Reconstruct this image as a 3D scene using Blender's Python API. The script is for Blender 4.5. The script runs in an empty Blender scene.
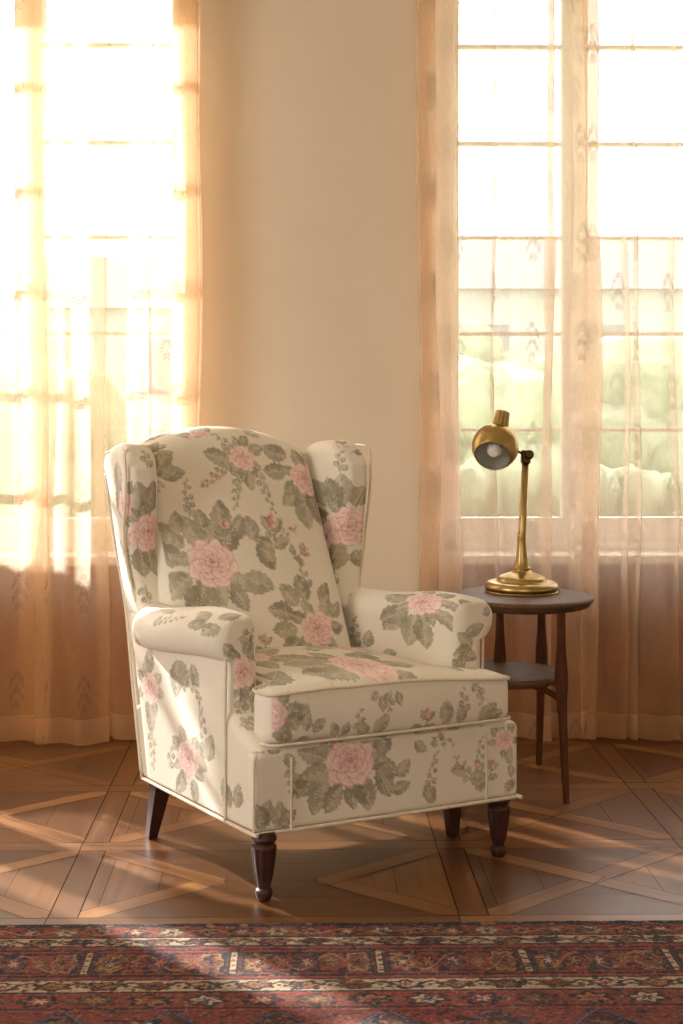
import bpy, bmesh, math, random
import numpy as np
from mathutils import Vector, Matrix, noise

S = bpy.context.scene
COL = S.collection
random.seed(7)
rng = np.random.default_rng(7)

def lin(h):
    """sRGB 0-255 triple -> linear rgba"""
    o = []
    for c in h:
        c = c / 255.0
        o.append(c / 12.92 if c <= 0.04045 else ((c + 0.055) / 1.055) ** 2.4)
    return (o[0], o[1], o[2], 1.0)

# ------------------------------------------------------------------ camera
YAW = math.radians(1.04)
H = 1.15
F = 1400.0
cam_d = bpy.data.cameras.new('camera')
cam = bpy.data.objects.new('camera', cam_d)
COL.objects.link(cam)
cam.location = (0, 0, H)
cam.rotation_euler = (math.radians(90), 0, -YAW)
cam_d.sensor_fit = 'VERTICAL'
cam_d.sensor_height = 24.0
cam_d.lens = F / 1024.0 * 24.0
cam_d.shift_x = 21.5 / 1024.0
cam_d.shift_y = -112.0 / 1024.0
cam_d.clip_end = 500
S.camera = cam

# ------------------------------------------------------------------ world, sun, lights, exposure
w = bpy.data.worlds.new('world')
S.world = w
w.use_nodes = True
bg = w.node_tree.nodes['Background']
bg.inputs[0].default_value = (1.0, 0.975, 0.945, 1)
bg.inputs[1].default_value = 6.5

sun_d = bpy.data.lights.new('sun', 'SUN')
sun_d.energy = 20.0
sun_d.angle = math.radians(0.9)
sun_d.color = (1.0, 0.965, 0.92)
sun = bpy.data.objects.new('sun', sun_d)
COL.objects.link(sun)
SUN_DIR = Vector((0.70, -0.70, -0.50)).normalized()       # travel direction
sun.rotation_euler = SUN_DIR.to_track_quat('-Z', 'Y').to_euler()

def area(name, loc, direction, sx, sy, power, color):
    d = bpy.data.lights.new(name, 'AREA')
    d.shape = 'RECTANGLE'; d.size = sx; d.size_y = sy; d.energy = power; d.color = color
    o = bpy.data.objects.new(name, d); COL.objects.link(o)
    o.location = loc
    o.rotation_euler = Vector(direction).to_track_quat('-Z', 'Y').to_euler()
    return o
# added fill lamps: one by the side opening, one behind the camera
area('fill_side', (-3.05, 1.6, 1.55), (1, 0.22, -0.12), 2.2, 1.7, 40, (1.0, 0.95, 0.89))
area('fill_rear', (0.6, -2.3, 1.7), (-0.05, 1, -0.10), 3.0, 1.8, 52, (1.0, 0.95, 0.89))

S.view_settings.view_transform = 'Standard'
S.view_settings.look = 'None'
S.view_settings.gamma = 1.0
S.view_settings.use_curve_mapping = False
S.view_settings.exposure = -0.42
S.cycles.transparent_max_bounces = 24
S.cycles.max_bounces = 10
S.cycles.diffuse_bounces = 5

# ------------------------------------------------------------------ frame helpers
cy_, sy_ = math.cos(YAW), math.sin(YAW)
def C2W(x, y, z=0.0):
    """camera-aligned ground coordinates -> world"""
    return Vector((x * cy_ + y * sy_, -x * sy_ + y * cy_, z))

def tag(o, label=None, cat=None, group=None, kind=None):
    if label: o['label'] = label
    if cat: o['category'] = cat
    if group: o['group'] = group
    if kind: o['kind'] = kind
    return o
def empty(name, loc, rz=0):
    o = bpy.data.objects.new(name, None); COL.objects.link(o)
    o.empty_display_size = 0.1
    o.location = loc; o.rotation_euler = (0, 0, rz)
    return o
def mesh_obj(name, verts, faces, mat, parent=None, smooth=True, colors=None):
    verts = np.asarray(verts, dtype=np.float64)
    me = bpy.data.meshes.new(name)
    if isinstance(faces, np.ndarray) and faces.ndim == 2:
        nf, k = faces.shape
        me.vertices.add(len(verts)); me.vertices.foreach_set('co', verts.ravel())
        me.loops.add(nf * k); me.loops.foreach_set('vertex_index', faces.ravel().astype(np.int32))
        me.polygons.add(nf)
        me.polygons.foreach_set('loop_start', np.arange(0, nf * k, k, dtype=np.int32))
        try: me.polygons.foreach_set('loop_total', np.full(nf, k, dtype=np.int32))
        except Exception: pass
        me.update(calc_edges=True)
    else:
        me.from_pydata([tuple(v) for v in verts], [], [tuple(f) for f in faces])
    if smooth:
        me.polygons.foreach_set('use_smooth', np.ones(len(me.polygons), dtype=bool))
    if colors is not None:
        at = me.color_attributes.new('pattern', 'FLOAT_COLOR', 'POINT')
        c4 = np.ones((len(verts), 4), dtype=np.float32); c4[:, :3] = colors
        at.data.foreach_set('color', c4.ravel())
    me.materials.append(mat)
    me.update()
    o = bpy.data.objects.new(name, me); COL.objects.link(o)
    if parent is not None: o.parent = parent
    return o
def bm_obj(name, bm, mat, parent=None, smooth=False, loc=None):
    me = bpy.data.meshes.new(name)
    bmesh.ops.recalc_face_normals(bm, faces=bm.faces)
    bm.to_mesh(me); bm.free()
    if smooth:
        me.polygons.foreach_set('use_smooth', np.ones(len(me.polygons), dtype=bool))
    me.materials.append(mat)
    o = bpy.data.objects.new(name, me); COL.objects.link(o)
    if parent is not None: o.parent = parent
    if loc is not None: o.location = loc
    return o
def add_box(bm, x0, x1, y0, y1, z0, z1, bev=0.0, seg=2):
    b = bmesh.new()
    bmesh.ops.create_cube(b, size=1)
    for v in b.verts:
        v.co = Vector(((x0 + x1) / 2 + v.co.x * (x1 - x0), (y0 + y1) / 2 + v.co.y * (y1 - y0), (z0 + z1) / 2 + v.co.z * (z1 - z0)))
    if bev > 0:
        bmesh.ops.bevel(b, geom=b.edges[:], offset=bev, segments=seg, affect='EDGES', profile=0.5)
    me = bpy.data.meshes.new('tmp'); b.to_mesh(me); b.free()
    bm.from_mesh(me); bpy.data.meshes.remove(me)
def box_obj(name, dims, mat, parent=None, bev=0.0, kind=None):
    bm = bmesh.new(); add_box(bm, *dims, bev=bev)
    o = bm_obj(name, bm, mat, parent)
    if kind: o['kind'] = kind
    return o
def lathe(prof, n=48, ribs=None, caps=True):
    """prof: list of (r, z). ribs(theta, i) -> radius factor"""
    V = []; Fc = []
    m = len(prof)
    for i, (r, z) in enumerate(prof):
        for k in range(n):
            t = 2 * math.pi * k / n
            rr = r * (ribs(t, z) if ribs else 1.0)
            V.append((rr * math.cos(t), rr * math.sin(t), z))
    for i in range(m - 1):
        for k in range(n):
            a = i * n + k; b = i * n + (k + 1) % n
            Fc.append((a, b, b + n, a + n))
    if caps and prof[0][0] > 1e-5: Fc.append(tuple(reversed(range(n))))
    if caps and prof[-1][0] > 1e-5: Fc.append(tuple((m - 1) * n + k for k in range(n)))
    return np.array(V), Fc
def smooth_prof(pts, sub=6):
    out = []
    P = [pts[0]] + list(pts) + [pts[-1]]
    for i in range(1, len(P) - 2):
        for s in range(sub):
            t = s / sub
            q = []
            for c in range(len(P[0])):
                p0, p1, p2, p3 = P[i - 1][c], P[i][c], P[i + 1][c], P[i + 2][c]
                q.append(0.5 * ((2 * p1) + (-p0 + p2) * t + (2 * p0 - 5 * p1 + 4 * p2 - p3) * t * t + (-p0 + 3 * p1 - 3 * p2 + p3) * t ** 3))
            out.append(tuple(q))
    out.append(tuple(pts[-1]))
    return out
def tube(path, r, n=8, closed=False):
    """tube mesh arrays along an (m,3) path; r scalar or array"""
    P = np.asarray(path, dtype=float); m = len(P)
    R = np.full(m, r) if np.isscalar(r) else np.asarray(r, dtype=float)
    V = []; up = None
    for i in range(m):
        if closed: t = P[(i + 1) % m] - P[i - 1]
        else: t = P[min(i + 1, m - 1)] - P[max(i - 1, 0)]
        t = t / (np.linalg.norm(t) + 1e-12)
        if up is None:
            a = np.array([0, 0, 1.0]) if abs(t[2]) < 0.9 else np.array([1.0, 0, 0])
            up = np.cross(t, a)
        up = up - t * np.dot(up, t); up /= np.linalg.norm(up) + 1e-12
        s = np.cross(t, up)
        for k in range(n):
            th = 2 * math.pi * k / n
            V.append(P[i] + R[i] * (math.cos(th) * up + math.sin(th) * s))
    Fc = []
    for i in range(m if closed else m - 1):
        for k in range(n):
            a = i * n + k; b = i * n + (k + 1) % n
            j = ((i + 1) % m) * n
            Fc.append((a, b, j + (k + 1) % n, j + k))
    if not closed:
        Fc.append(tuple(reversed(range(n)))); Fc.append(tuple((m - 1) * n + k for k in range(n)))
    return np.array(V), Fc

# ------------------------------------------------------------------ material helpers
def newmat(name):
    m = bpy.data.materials.new(name); m.use_nodes = True
    nt = m.node_tree; p = nt.nodes['Principled BSDF']
    return m, nt, p
def N(nt, typ, **kw):
    n = nt.nodes.new(typ)
    for k, v in kw.items():
        if k.startswith('i_'): n.inputs[k[2:].replace('_', ' ')].default_value = v
        else: setattr(n, k, v)
    return n
def L(nt, a, b): nt.links.new(a, b)
def mathn(nt, op, a, b=None, c=None):
    n = nt.nodes.new('ShaderNodeMath'); n.operation = op
    for i, x in enumerate((a, b, c)):
        if x is None: continue
        if hasattr(x, 'links'): nt.links.new(x, n.inputs[i])
        else: n.inputs[i].default_value = x
    return n.outputs[0]
def mixc(nt, fac, a, b, blend='MIX'):
    n = nt.nodes.new('ShaderNodeMix'); n.data_type = 'RGBA'; n.blend_type = blend
    for s, x in ((n.inputs[0], fac), (n.inputs[6], a), (n.inputs[7], b)):
        if hasattr(x, 'links'): nt.links.new(x, s)
        else: s.default_value = x
    return n.outputs[2]
def bump(nt, p, height, strength, dist=0.002):
    b = nt.nodes.new('ShaderNodeBump'); b.inputs['Strength'].default_value = strength; b.inputs['Distance'].default_value = dist
    L(nt, height, b.inputs['Height']); L(nt, b.outputs[0], p.inputs['Normal'])
def noise_mat(name, c1, c2, scale, rough=0.6, metal=0.0, stretch=(1, 1, 1), bmp=0.0, detail=4, coord='Object'):
    m, nt, p = newmat(name)
    tc = N(nt, 'ShaderNodeTexCoord'); mp = N(nt, 'ShaderNodeMapping'); mp.inputs['Scale'].default_value = stretch
    L(nt, tc.outputs[coord], mp.inputs[0])
    nz = N(nt, 'ShaderNodeTexNoise'); nz.inputs['Scale'].default_value = scale; nz.inputs['Detail'].default_value = detail
    L(nt, mp.outputs[0], nz.inputs['Vector'])
    cr = N(nt, 'ShaderNodeMapRange'); cr.inputs['From Min'].default_value = 0.3; cr.inputs['From Max'].default_value = 0.7
    L(nt, nz.outputs['Fac'], cr.inputs[0])
    L(nt, mixc(nt, cr.outputs[0], lin(c1), lin(c2)), p.inputs['Base Color'])
    p.inputs['Roughness'].default_value = rough; p.inputs['Metallic'].default_value = metal
    if bmp: bump(nt, p, nz.outputs['Fac'], bmp)
    return m

M = {}
M['wall'] = noise_mat('painted plaster', (222, 209, 184), (226, 213, 190), 3, 0.75, bmp=0.03)
M['white'] = noise_mat('white painted wood', (246, 240, 230), (250, 246, 238), 8, 0.45)
M['panelwood'] = noise_mat('brown painted panelling', (150, 90, 44), (162, 100, 52), 5, 0.5)
M['ceiling'] = noise_mat('ceiling paint', (236, 224, 200), (240, 228, 206), 3, 0.8)
M['brass'] = noise_mat('aged brass', (190, 164, 108), (166, 140, 88), 22, 0.30, 1.0, bmp=0.05)
M['brassdark'] = noise_mat('dark brass', (96, 72, 38), (70, 52, 28), 30, 0.35, 1.0)
M['shadein'] = noise_mat('grey enamel', (206, 203, 190), (214, 210, 198), 20, 0.4)
M['bulb'] = noise_mat('frosted bulb glass', (250, 244, 232), (246, 240, 228), 20, 0.3)
M['tablewood'] = noise_mat('weathered dark table wood', (80, 56, 38), (112, 82, 60), 14, 0.5, stretch=(1, 9, 1), bmp=0.08, detail=8)
M['tableleg'] = noise_mat('dark walnut leg', (78, 42, 20), (98, 56, 28), 12, 0.55, stretch=(6, 6, 1), detail=6)
for k_ in ('tablewood', 'tableleg'): M[k_].node_tree.nodes['Principled BSDF'].inputs['Specular IOR Level'].default_value = 0.22
M['legwood'] = noise_mat('dark mahogany', (48, 22, 12), (72, 33, 19), 16, 0.5, stretch=(6, 6, 1), detail=6)

# patterned cloth: colours come from the printed pattern attribute, weave from noise
def pattern_mat(name, rough, weave, wscale, sheen=0.0, contrast=0.08):
    m, nt, p = newmat(name)
    at = N(nt, 'ShaderNodeAttribute'); at.attribute_name = 'pattern'
    tc = N(nt, 'ShaderNodeTexCoord')
    nz = N(nt, 'ShaderNodeTexNoise'); nz.inputs['Scale'].default_value = wscale; nz.inputs['Detail'].default_value = 2
    L(nt, tc.outputs['Object'], nz.inputs['Vector'])
    mr = N(nt, 'ShaderNodeMapRange'); mr.inputs['From Min'].default_value = 0.3; mr.inputs['From Max'].default_value = 0.7
    mr.inputs['To Min'].default_value = 1 - contrast; mr.inputs['To Max'].default_value = 1 + contrast * 0.5
    L(nt, nz.outputs['Fac'], mr.inputs[0])
    vm = N(nt, 'ShaderNodeVectorMath', operation='SCALE'); L(nt, at.outputs['Color'], vm.inputs[0]); L(nt, mr.outputs[0], vm.inputs['Scale'])
    L(nt, vm.outputs[0], p.inputs['Base Color'])
    p.inputs['Roughness'].default_value = rough
    p.inputs['Specular IOR Level'].default_value = 0.25
    p.inputs['Sheen Weight'].default_value = sheen; p.inputs['Sheen Roughness'].default_value = 0.5
    bump(nt, p, nz.outputs['Fac'], weave, 0.001)
    return m
M['fabric'] = pattern_mat('rose print linen', 0.85, 0.25, 420, sheen=0.15)
M['welt'] = noise_mat('cream welt cord', (230, 218, 196), (216, 202, 178), 120, 0.8, bmp=0.2)
M['rug'] = pattern_mat('knotted wool', 0.9, 0.5, 500, sheen=0.08, contrast=0.3)

# parquet: tone and grain direction per board from attributes
m, nt, p = newmat('oak parquet')
at = N(nt, 'ShaderNodeAttribute'); at.attribute_name = 'tone'
gd = N(nt, 'ShaderNodeAttribute'); gd.attribute_name = 'grain'
sep = N(nt, 'ShaderNodeSeparateXYZ'); L(nt, gd.outputs['Vector'], sep.inputs[0])
cmb = N(nt, 'ShaderNodeCombineXYZ')
L(nt, mathn(nt, 'MULTIPLY', sep.outputs[0], 2.2), cmb.inputs[0])
L(nt, mathn(nt, 'MULTIPLY', sep.outputs[1], 42.0), cmb.inputs[1])
L(nt, sep.outputs[2], cmb.inputs[2])
nz = N(nt, 'ShaderNodeTexNoise'); nz.inputs['Scale'].default_value = 1.0; nz.inputs['Detail'].default_value = 7; nz.inputs['Distortion'].default_value = 0.6
L(nt, cmb.outputs[0], nz.inputs['Vector'])
nz2 = N(nt, 'ShaderNodeTexNoise'); nz2.inputs['Scale'].default_value = 3.0; nz2.inputs['Detail'].default_value = 4
tc = N(nt, 'ShaderNodeTexCoord'); L(nt, tc.outputs['Object'], nz2.inputs['Vector'])
ramp = N(nt, 'ShaderNodeValToRGB')
ramp.color_ramp.elements[0].position = 0.0; ramp.color_ramp.elements[0].color = lin((52, 31, 14))
ramp.color_ramp.elements[1].position = 1.0; ramp.color_ramp.elements[1].color = lin((176, 124, 70))
e = ramp.color_ramp.elements.new(0.5); e.color = lin((104, 66, 34))
v = mathn(nt, 'ADD', at.outputs['Fac'], mathn(nt, 'MULTIPLY', mathn(nt, 'SUBTRACT', nz.outputs['Fac'], 0.5), 0.55))
v = mathn(nt, 'ADD', v, mathn(nt, 'MULTIPLY', mathn(nt, 'SUBTRACT', nz2.outputs['Fac'], 0.5), 0.25))
L(nt, v, ramp.inputs[0]); L(nt, ramp.outputs[0], p.inputs['Base Color'])
rr = mathn(nt, 'ADD', 0.24, mathn(nt, 'MULTIPLY', nz.outputs['Fac'], 0.22)); L(nt, rr, p.inputs['Roughness'])
bump(nt, p, nz.outputs['Fac'], 0.12, 0.001)
p.inputs['Coat Weight'].default_value = 0.35; p.inputs['Coat Roughness'].default_value = 0.28
M['parquet'] = m
M['gap'] = noise_mat('dark joint', (34, 20, 12), (44, 28, 18), 30, 0.7)

# glass: clear pane that lets daylight through
m, nt, p = newmat('window glass')
tr = N(nt, 'ShaderNodeBsdfTransparent'); gl = N(nt, 'ShaderNodeBsdfGlossy'); gl.inputs['Roughness'].default_value = 0.02
mx = N(nt, 'ShaderNodeMixShader'); mx.inputs[0].default_value = 0.04; L(nt, tr.outputs[0], mx.inputs[1]); L(nt, gl.outputs[0], mx.inputs[2])
L(nt, mx.outputs[0], nt.nodes['Material Output'].inputs[0])
M['glass'] = m

# sheer curtain: open weave (see-through holes) + translucent thread, embroidered sprigs, double hem
def sheer(name, col, tcol, density, motif=0.35, mcol=(190, 180, 166), trans_w=0.75, mu=(0.148, 0.335)):
    m, nt, p = newmat(name)
    uv = N(nt, 'ShaderNodeUVMap'); uv.uv_map = 'cloth'
    sp = N(nt, 'ShaderNodeSeparateXYZ'); L(nt, uv.outputs[0], sp.inputs[0])
    u, v = sp.outputs[0], sp.outputs[1]
    # staggered cells
    cu = mathn(nt, 'DIVIDE', u, mu[0]); fl = mathn(nt, 'FLOOR', cu)
    par = mathn(nt, 'MULTIPLY', mathn(nt, 'MODULO', fl, 2.0), 0.5)
    cv = mathn(nt, 'ADD', mathn(nt, 'DIVIDE', v, mu[1]), par)
    lu = mathn(nt, 'MULTIPLY', mathn(nt, 'SUBTRACT', mathn(nt, 'FRACT', cu), 0.5), mu[0])
    lv = mathn(nt, 'MULTIPLY', mathn(nt, 'SUBTRACT', mathn(nt, 'FRACT', cv), 0.5), mu[1])
    eu = mathn(nt, 'DIVIDE', lu, 0.024); ev = mathn(nt, 'DIVIDE', lv, 0.072)
    r = mathn(nt, 'SQRT', mathn(nt, 'ADD', mathn(nt, 'MULTIPLY', eu, eu), mathn(nt, 'MULTIPLY', ev, ev)))
    inside = mathn(nt, 'LESS_THAN', r, 1.0)
    au = mathn(nt, 'ABSOLUTE', lu)
    cmb = N(nt, 'ShaderNodeCombineXYZ'); L(nt, au, cmb.inputs[0]); L(nt, lv, cmb.inputs[1])
    vo = N(nt, 'ShaderNodeTexVoronoi'); vo.feature = 'DISTANCE_TO_EDGE'; vo.inputs['Scale'].default_value = 130; L(nt, cmb.outputs[0], vo.inputs['Vector'])
    edge = mathn(nt, 'LESS_THAN', vo.outputs['Distance'], 0.13)
    wob = mathn(nt, 'GREATER_THAN', mathn(nt, 'SINE', mathn(nt, 'ADD', mathn(nt, 'MULTIPLY', ev, 9.0), mathn(nt, 'MULTIPLY', mathn(nt, 'ABSOLUTE', eu), 6.0))), -0.3)
    mot = mathn(nt, 'MULTIPLY', mathn(nt, 'MULTIPLY', inside, edge), wob)
    hem = mathn(nt, 'LESS_THAN', v, 0.085)
    nz = N(nt, 'ShaderNodeTexNoise'); nz.inputs['Scale'].default_value = 300; nz.inputs['Detail'].default_value = 1
    mp = N(nt, 'ShaderNodeMapping'); mp.inputs['Scale'].default_value = (1, 1, 0.15)
    tc = N(nt, 'ShaderNodeTexCoord'); L(nt, tc.outputs['Object'], mp.inputs[0]); L(nt, mp.outputs[0], nz.inputs['Vector'])
    d = mathn(nt, 'ADD', density, mathn(nt, 'MULTIPLY', mot, motif))
    d = mathn(nt, 'ADD', d, mathn(nt, 'MULTIPLY', hem, (1 - density) * 0.55))
    d = mathn(nt, 'ADD', d, mathn(nt, 'MULTIPLY', mathn(nt, 'SUBTRACT', nz.outputs['Fac'], 0.5), 0.12))
    d = mathn(nt, 'MINIMUM', d, 0.99)
    colr = mixc(nt, mot, lin(col), lin(mcol))
    df = N(nt, 'ShaderNodeBsdfDiffuse'); tl = N(nt, 'ShaderNodeBsdfTranslucent'); tr = N(nt, 'ShaderNodeBsdfTransparent')
    L(nt, colr, df.inputs[0]); L(nt, mixc(nt, mot, lin(tcol), lin((186, 174, 160))), tl.inputs[0])
    m1 = N(nt, 'ShaderNodeMixShader'); m1.inputs[0].default_value = trans_w; L(nt, df.outputs[0], m1.inputs[1]); L(nt, tl.outputs[0], m1.inputs[2])
    m2 = N(nt, 'ShaderNodeMixShader'); L(nt, d, m2.inputs[0]); L(nt, tr.outputs[0], m2.inputs[1]); L(nt, m1.outputs[0], m2.inputs[2])
    L(nt, m2.outputs[0], nt.nodes['Material Output'].inputs[0])
    return m
M['sheer_left'] = sheer('peach sheer voile', (236, 188, 130), (245, 226, 200), 0.42, 0.03, (226, 190, 144))
M['sheer_right'] = sheer('peach embroidered voile', (236, 192, 144), (246, 230, 212), 0.38, 0.34, (170, 158, 144))

M['sun_drape'] = sheer('dense cream voile', (240, 206, 160), (240, 216, 180), 0.90, 0.02, (226, 190, 144))  # dense cloth for the unseen panels added to shape the sunbeams

# ------------------------------------------------------------------ room
WY = 4.85            # inner face of the window wall
XL, XR, YB, ZC = -3.2, 3.4, -2.6, 3.05
def X(px, y):        # world x seen at column px at distance y
    return y * math.tan(math.atan((px - 320) / F) + YAW)

WIN = [(-2.62, X(186, WY)), (X(447, WY), 2.35)]
SILL, HEAD = 0.615, 2.75
bm = bmesh.new()
xs = [XL, WIN[0][0], WIN[0][1], WIN[1][0], WIN[1][1], XR]
for i in range(5):
    if i in (1, 3):
        add_box(bm, xs[i], xs[i + 1], WY, WY + 0.32, HEAD, ZC)
    else:
        add_box(bm, xs[i], xs[i + 1], WY, WY + 0.32, 0, ZC)
wall_back = bm_obj('wall_back', bm, M['wall']); wall_back['kind'] = 'structure'
bm = bmesh.new()
for i in (1, 3):
    a, b = xs[i], xs[i + 1]
    add_box(bm, a, b, WY + 0.05, WY + 0.32, 0, SILL - 0.02)
    # raised frames of the apron panelling
    n = 3; wd = (b - a) / n
    add_box(bm, a, b, WY + 0.02, WY + 0.05, 0.0, 0.15)
    add_box(bm, a, b, WY + 0.02, WY + 0.05, SILL - 0.10, SILL - 0.02)
    for k in range(n + 1):
        xx = a + wd * k
        add_box(bm, max(a, xx - 0.045), min(b, xx + 0.045), WY + 0.02, WY + 0.05, 0.15, SILL - 0.10)
    for k in range(n):
        x0 = a + wd * k + 0.075; x1 = a + wd * (k + 1) - 0.075
        for (p0, p1, q0, q1) in ((x0, x1, 0.18, 0.192), (x0, x1, SILL - 0.142, SILL - 0.13), (x0, x0 + 0.012, 0.18, SILL - 0.13), (x1 - 0.012, x1, 0.18, SILL - 0.13)):
            add_box(bm, p0, p1, WY + 0.035, WY + 0.055, q0, q1)
o = bm_obj('trim_1', bm, M['panelwood']); o['kind'] = 'structure'

def wallbox(name, dims, mat):
    o = box_obj(name, dims, mat); o['kind'] = 'structure'; return o
bm = bmesh.new()      # left wall with its tall window opening
add_box(bm, XL - 0.2, XL, YB, 0.5, 0, ZC); add_box(bm, XL - 0.2, XL, 2.7, WY + 0.32, 0, ZC)
add_box(bm, XL - 0.2, XL, 0.5, 2.7, 0, 0.7); add_box(bm, XL - 0.2, XL, 0.5, 2.7, 2.4, ZC)
o = bm_obj('wall_left', bm, M['wall']); o['kind'] = 'structure'
wallbox('wall_right', (XR, XR + 0.2, YB, WY + 0.32, 0, ZC), M['wall'])
wallbox('wall_front', (XL, XR, YB - 0.2, YB, 0, ZC), M['wall'])
wallbox('ceiling', (XL - 0.2, XR + 0.2, YB - 0.2, WY + 0.32, ZC, ZC + 0.15), M['ceiling'])
bm = bmesh.new()
add_box(bm, WIN[0][1], WIN[1][0], WY - 0.018, WY, 0, 0.13, bev=0.004)
add_box(bm, WIN[0][1], WIN[1][0], WY - 0.026, WY, 0, 0.03, bev=0.004)
o = bm_obj('baseboard_back', bm, M['white']); o['kind'] = 'structure'

# windows: frame, sashes, muntins and panes
MUNT = [H + (400 - yy) * (WY + 0.16) / F for yy in (430, 334, 238, 144, 47)]
def window(idx, x0, x1, verts_px):
    yf = WY + 0.12
    bm = bmesh.new()
    add_box(bm, x0, x0 + 0.035, yf, yf + 0.10, SILL, HEAD); add_box(bm, x1 - 0.035, x1, yf, yf + 0.10, SILL, HEAD)
    add_box(bm, x0, x1, yf, yf + 0.10, HEAD - 0.06, HEAD); add_box(bm, x0, x1, yf, yf + 0.10, SILL, SILL + 0.035)
    root = bm_obj('window_%d' % idx, bm, M['white']); root['kind'] = 'structure'
    edges = [x0 + 0.035] + sorted(verts_px) + [x1 - 0.035]
    for k in range(len(edges) - 1):
        a = edges[k] + (0.0 if k == 0 else 0.024); b = edges[k + 1] - (0.0 if k == len(edges) - 2 else 0.024)
        s = bmesh.new()
        st = 0.022
        add_box(s, a, a + st, yf + 0.01, yf + 0.06, SILL + 0.035, HEAD - 0.06, bev=0.004)
        add_box(s, b - st, b, yf + 0.01, yf + 0.06, SILL + 0.035, HEAD - 0.06, bev=0.004)
        add_box(s, a + st, b - st, yf + 0.01, yf + 0.06, SILL + 0.035, SILL + 0.115, bev=0.004)
        add_box(s, a + st, b - st, yf + 0.01, yf + 0.06, HEAD - 0.12, HEAD - 0.06, bev=0.004)
        bm_obj('sash', s, M['white'], root)
        mu = bmesh.new()
        for zz in MUNT:
            add_box(mu, a + st, b - st, yf + 0.02, yf + 0.05, zz - 0.0065, zz + 0.0065)
        bm_obj('glazing_bar', mu, M['white'], root)
        box_obj('pane', (a + st, b - st, yf + 0.033, yf + 0.037, SILL + 0.115, HEAD - 0.12), M['glass'], root)
    if len(edges) > 2:
        s = bmesh.new()
        for e in edges[1:-1]:
            add_box(s, e - 0.024, e + 0.024, yf - 0.012, yf + 0.09, SILL + 0.035, HEAD - 0.06, bev=0.005)
        bm_obj('mullion', s, M['white'], root)
    s = bmesh.new()
    add_box(s, x0 - 0.03, x1 + 0.03, WY - 0.035, WY, SILL - 0.035, SILL, bev=0.008)
    add_box(s, x0, x1, WY - 0.01, yf, SILL - 0.02, SILL, bev=0.003)
    bm_obj('window_sill', s, M['white'], root)
    return root
ym = WY + 0.15
window(1, WIN[0][0], WIN[0][1], [X(28, ym), X(28, ym) - 0.62])
window(2, WIN[1][0], WIN[1][1], [X(574, ym), X(574, ym) + 0.62])
bm = bmesh.new()      # side window frame in the left wall
for yy in (0.5, 1.2, 1.93, 2.63): add_box(bm, XL - 0.12, XL - 0.06, yy, yy + 0.07, 0.7, 2.4)
for zz in (0.7, 1.5, 2.34): add_box(bm, XL - 0.115, XL - 0.065, 0.5, 2.7, zz, zz + 0.06)
o = bm_obj('window_3', bm, M['white']); o['kind'] = 'structure'

# curtain rails above the picture's top edge
def rail(x0, x1, label):
    r = empty('curtain_rail', ((x0 + x1) / 2, WY - 0.17, 2.93))
    tag(r, label, 'curtain rail')
    h = (x1 - x0) / 2
    V, Fc = tube([(-h, 0, 0), (h, 0, 0)], 0.014, 12); mesh_obj('pole', V, Fc, M['brass'], r)
    for s in (-1, 1):
        V, Fc = lathe([(0.0, -0.03), (0.02, -0.02), (0.028, 0), (0.02, 0.02), (0.0, 0.03)], 16)
        V = V[:, [2, 1, 0]] + np.array([s * (h + 0.02), 0, 0]); mesh_obj('finial', V, Fc, M['brass'], r)
        mesh_obj('bracket', *tube([(s * (h - 0.1), 0.17, 0), (s * (h - 0.1), 0, 0)], 0.008, 8), M['brass'], r)
    return r

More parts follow.
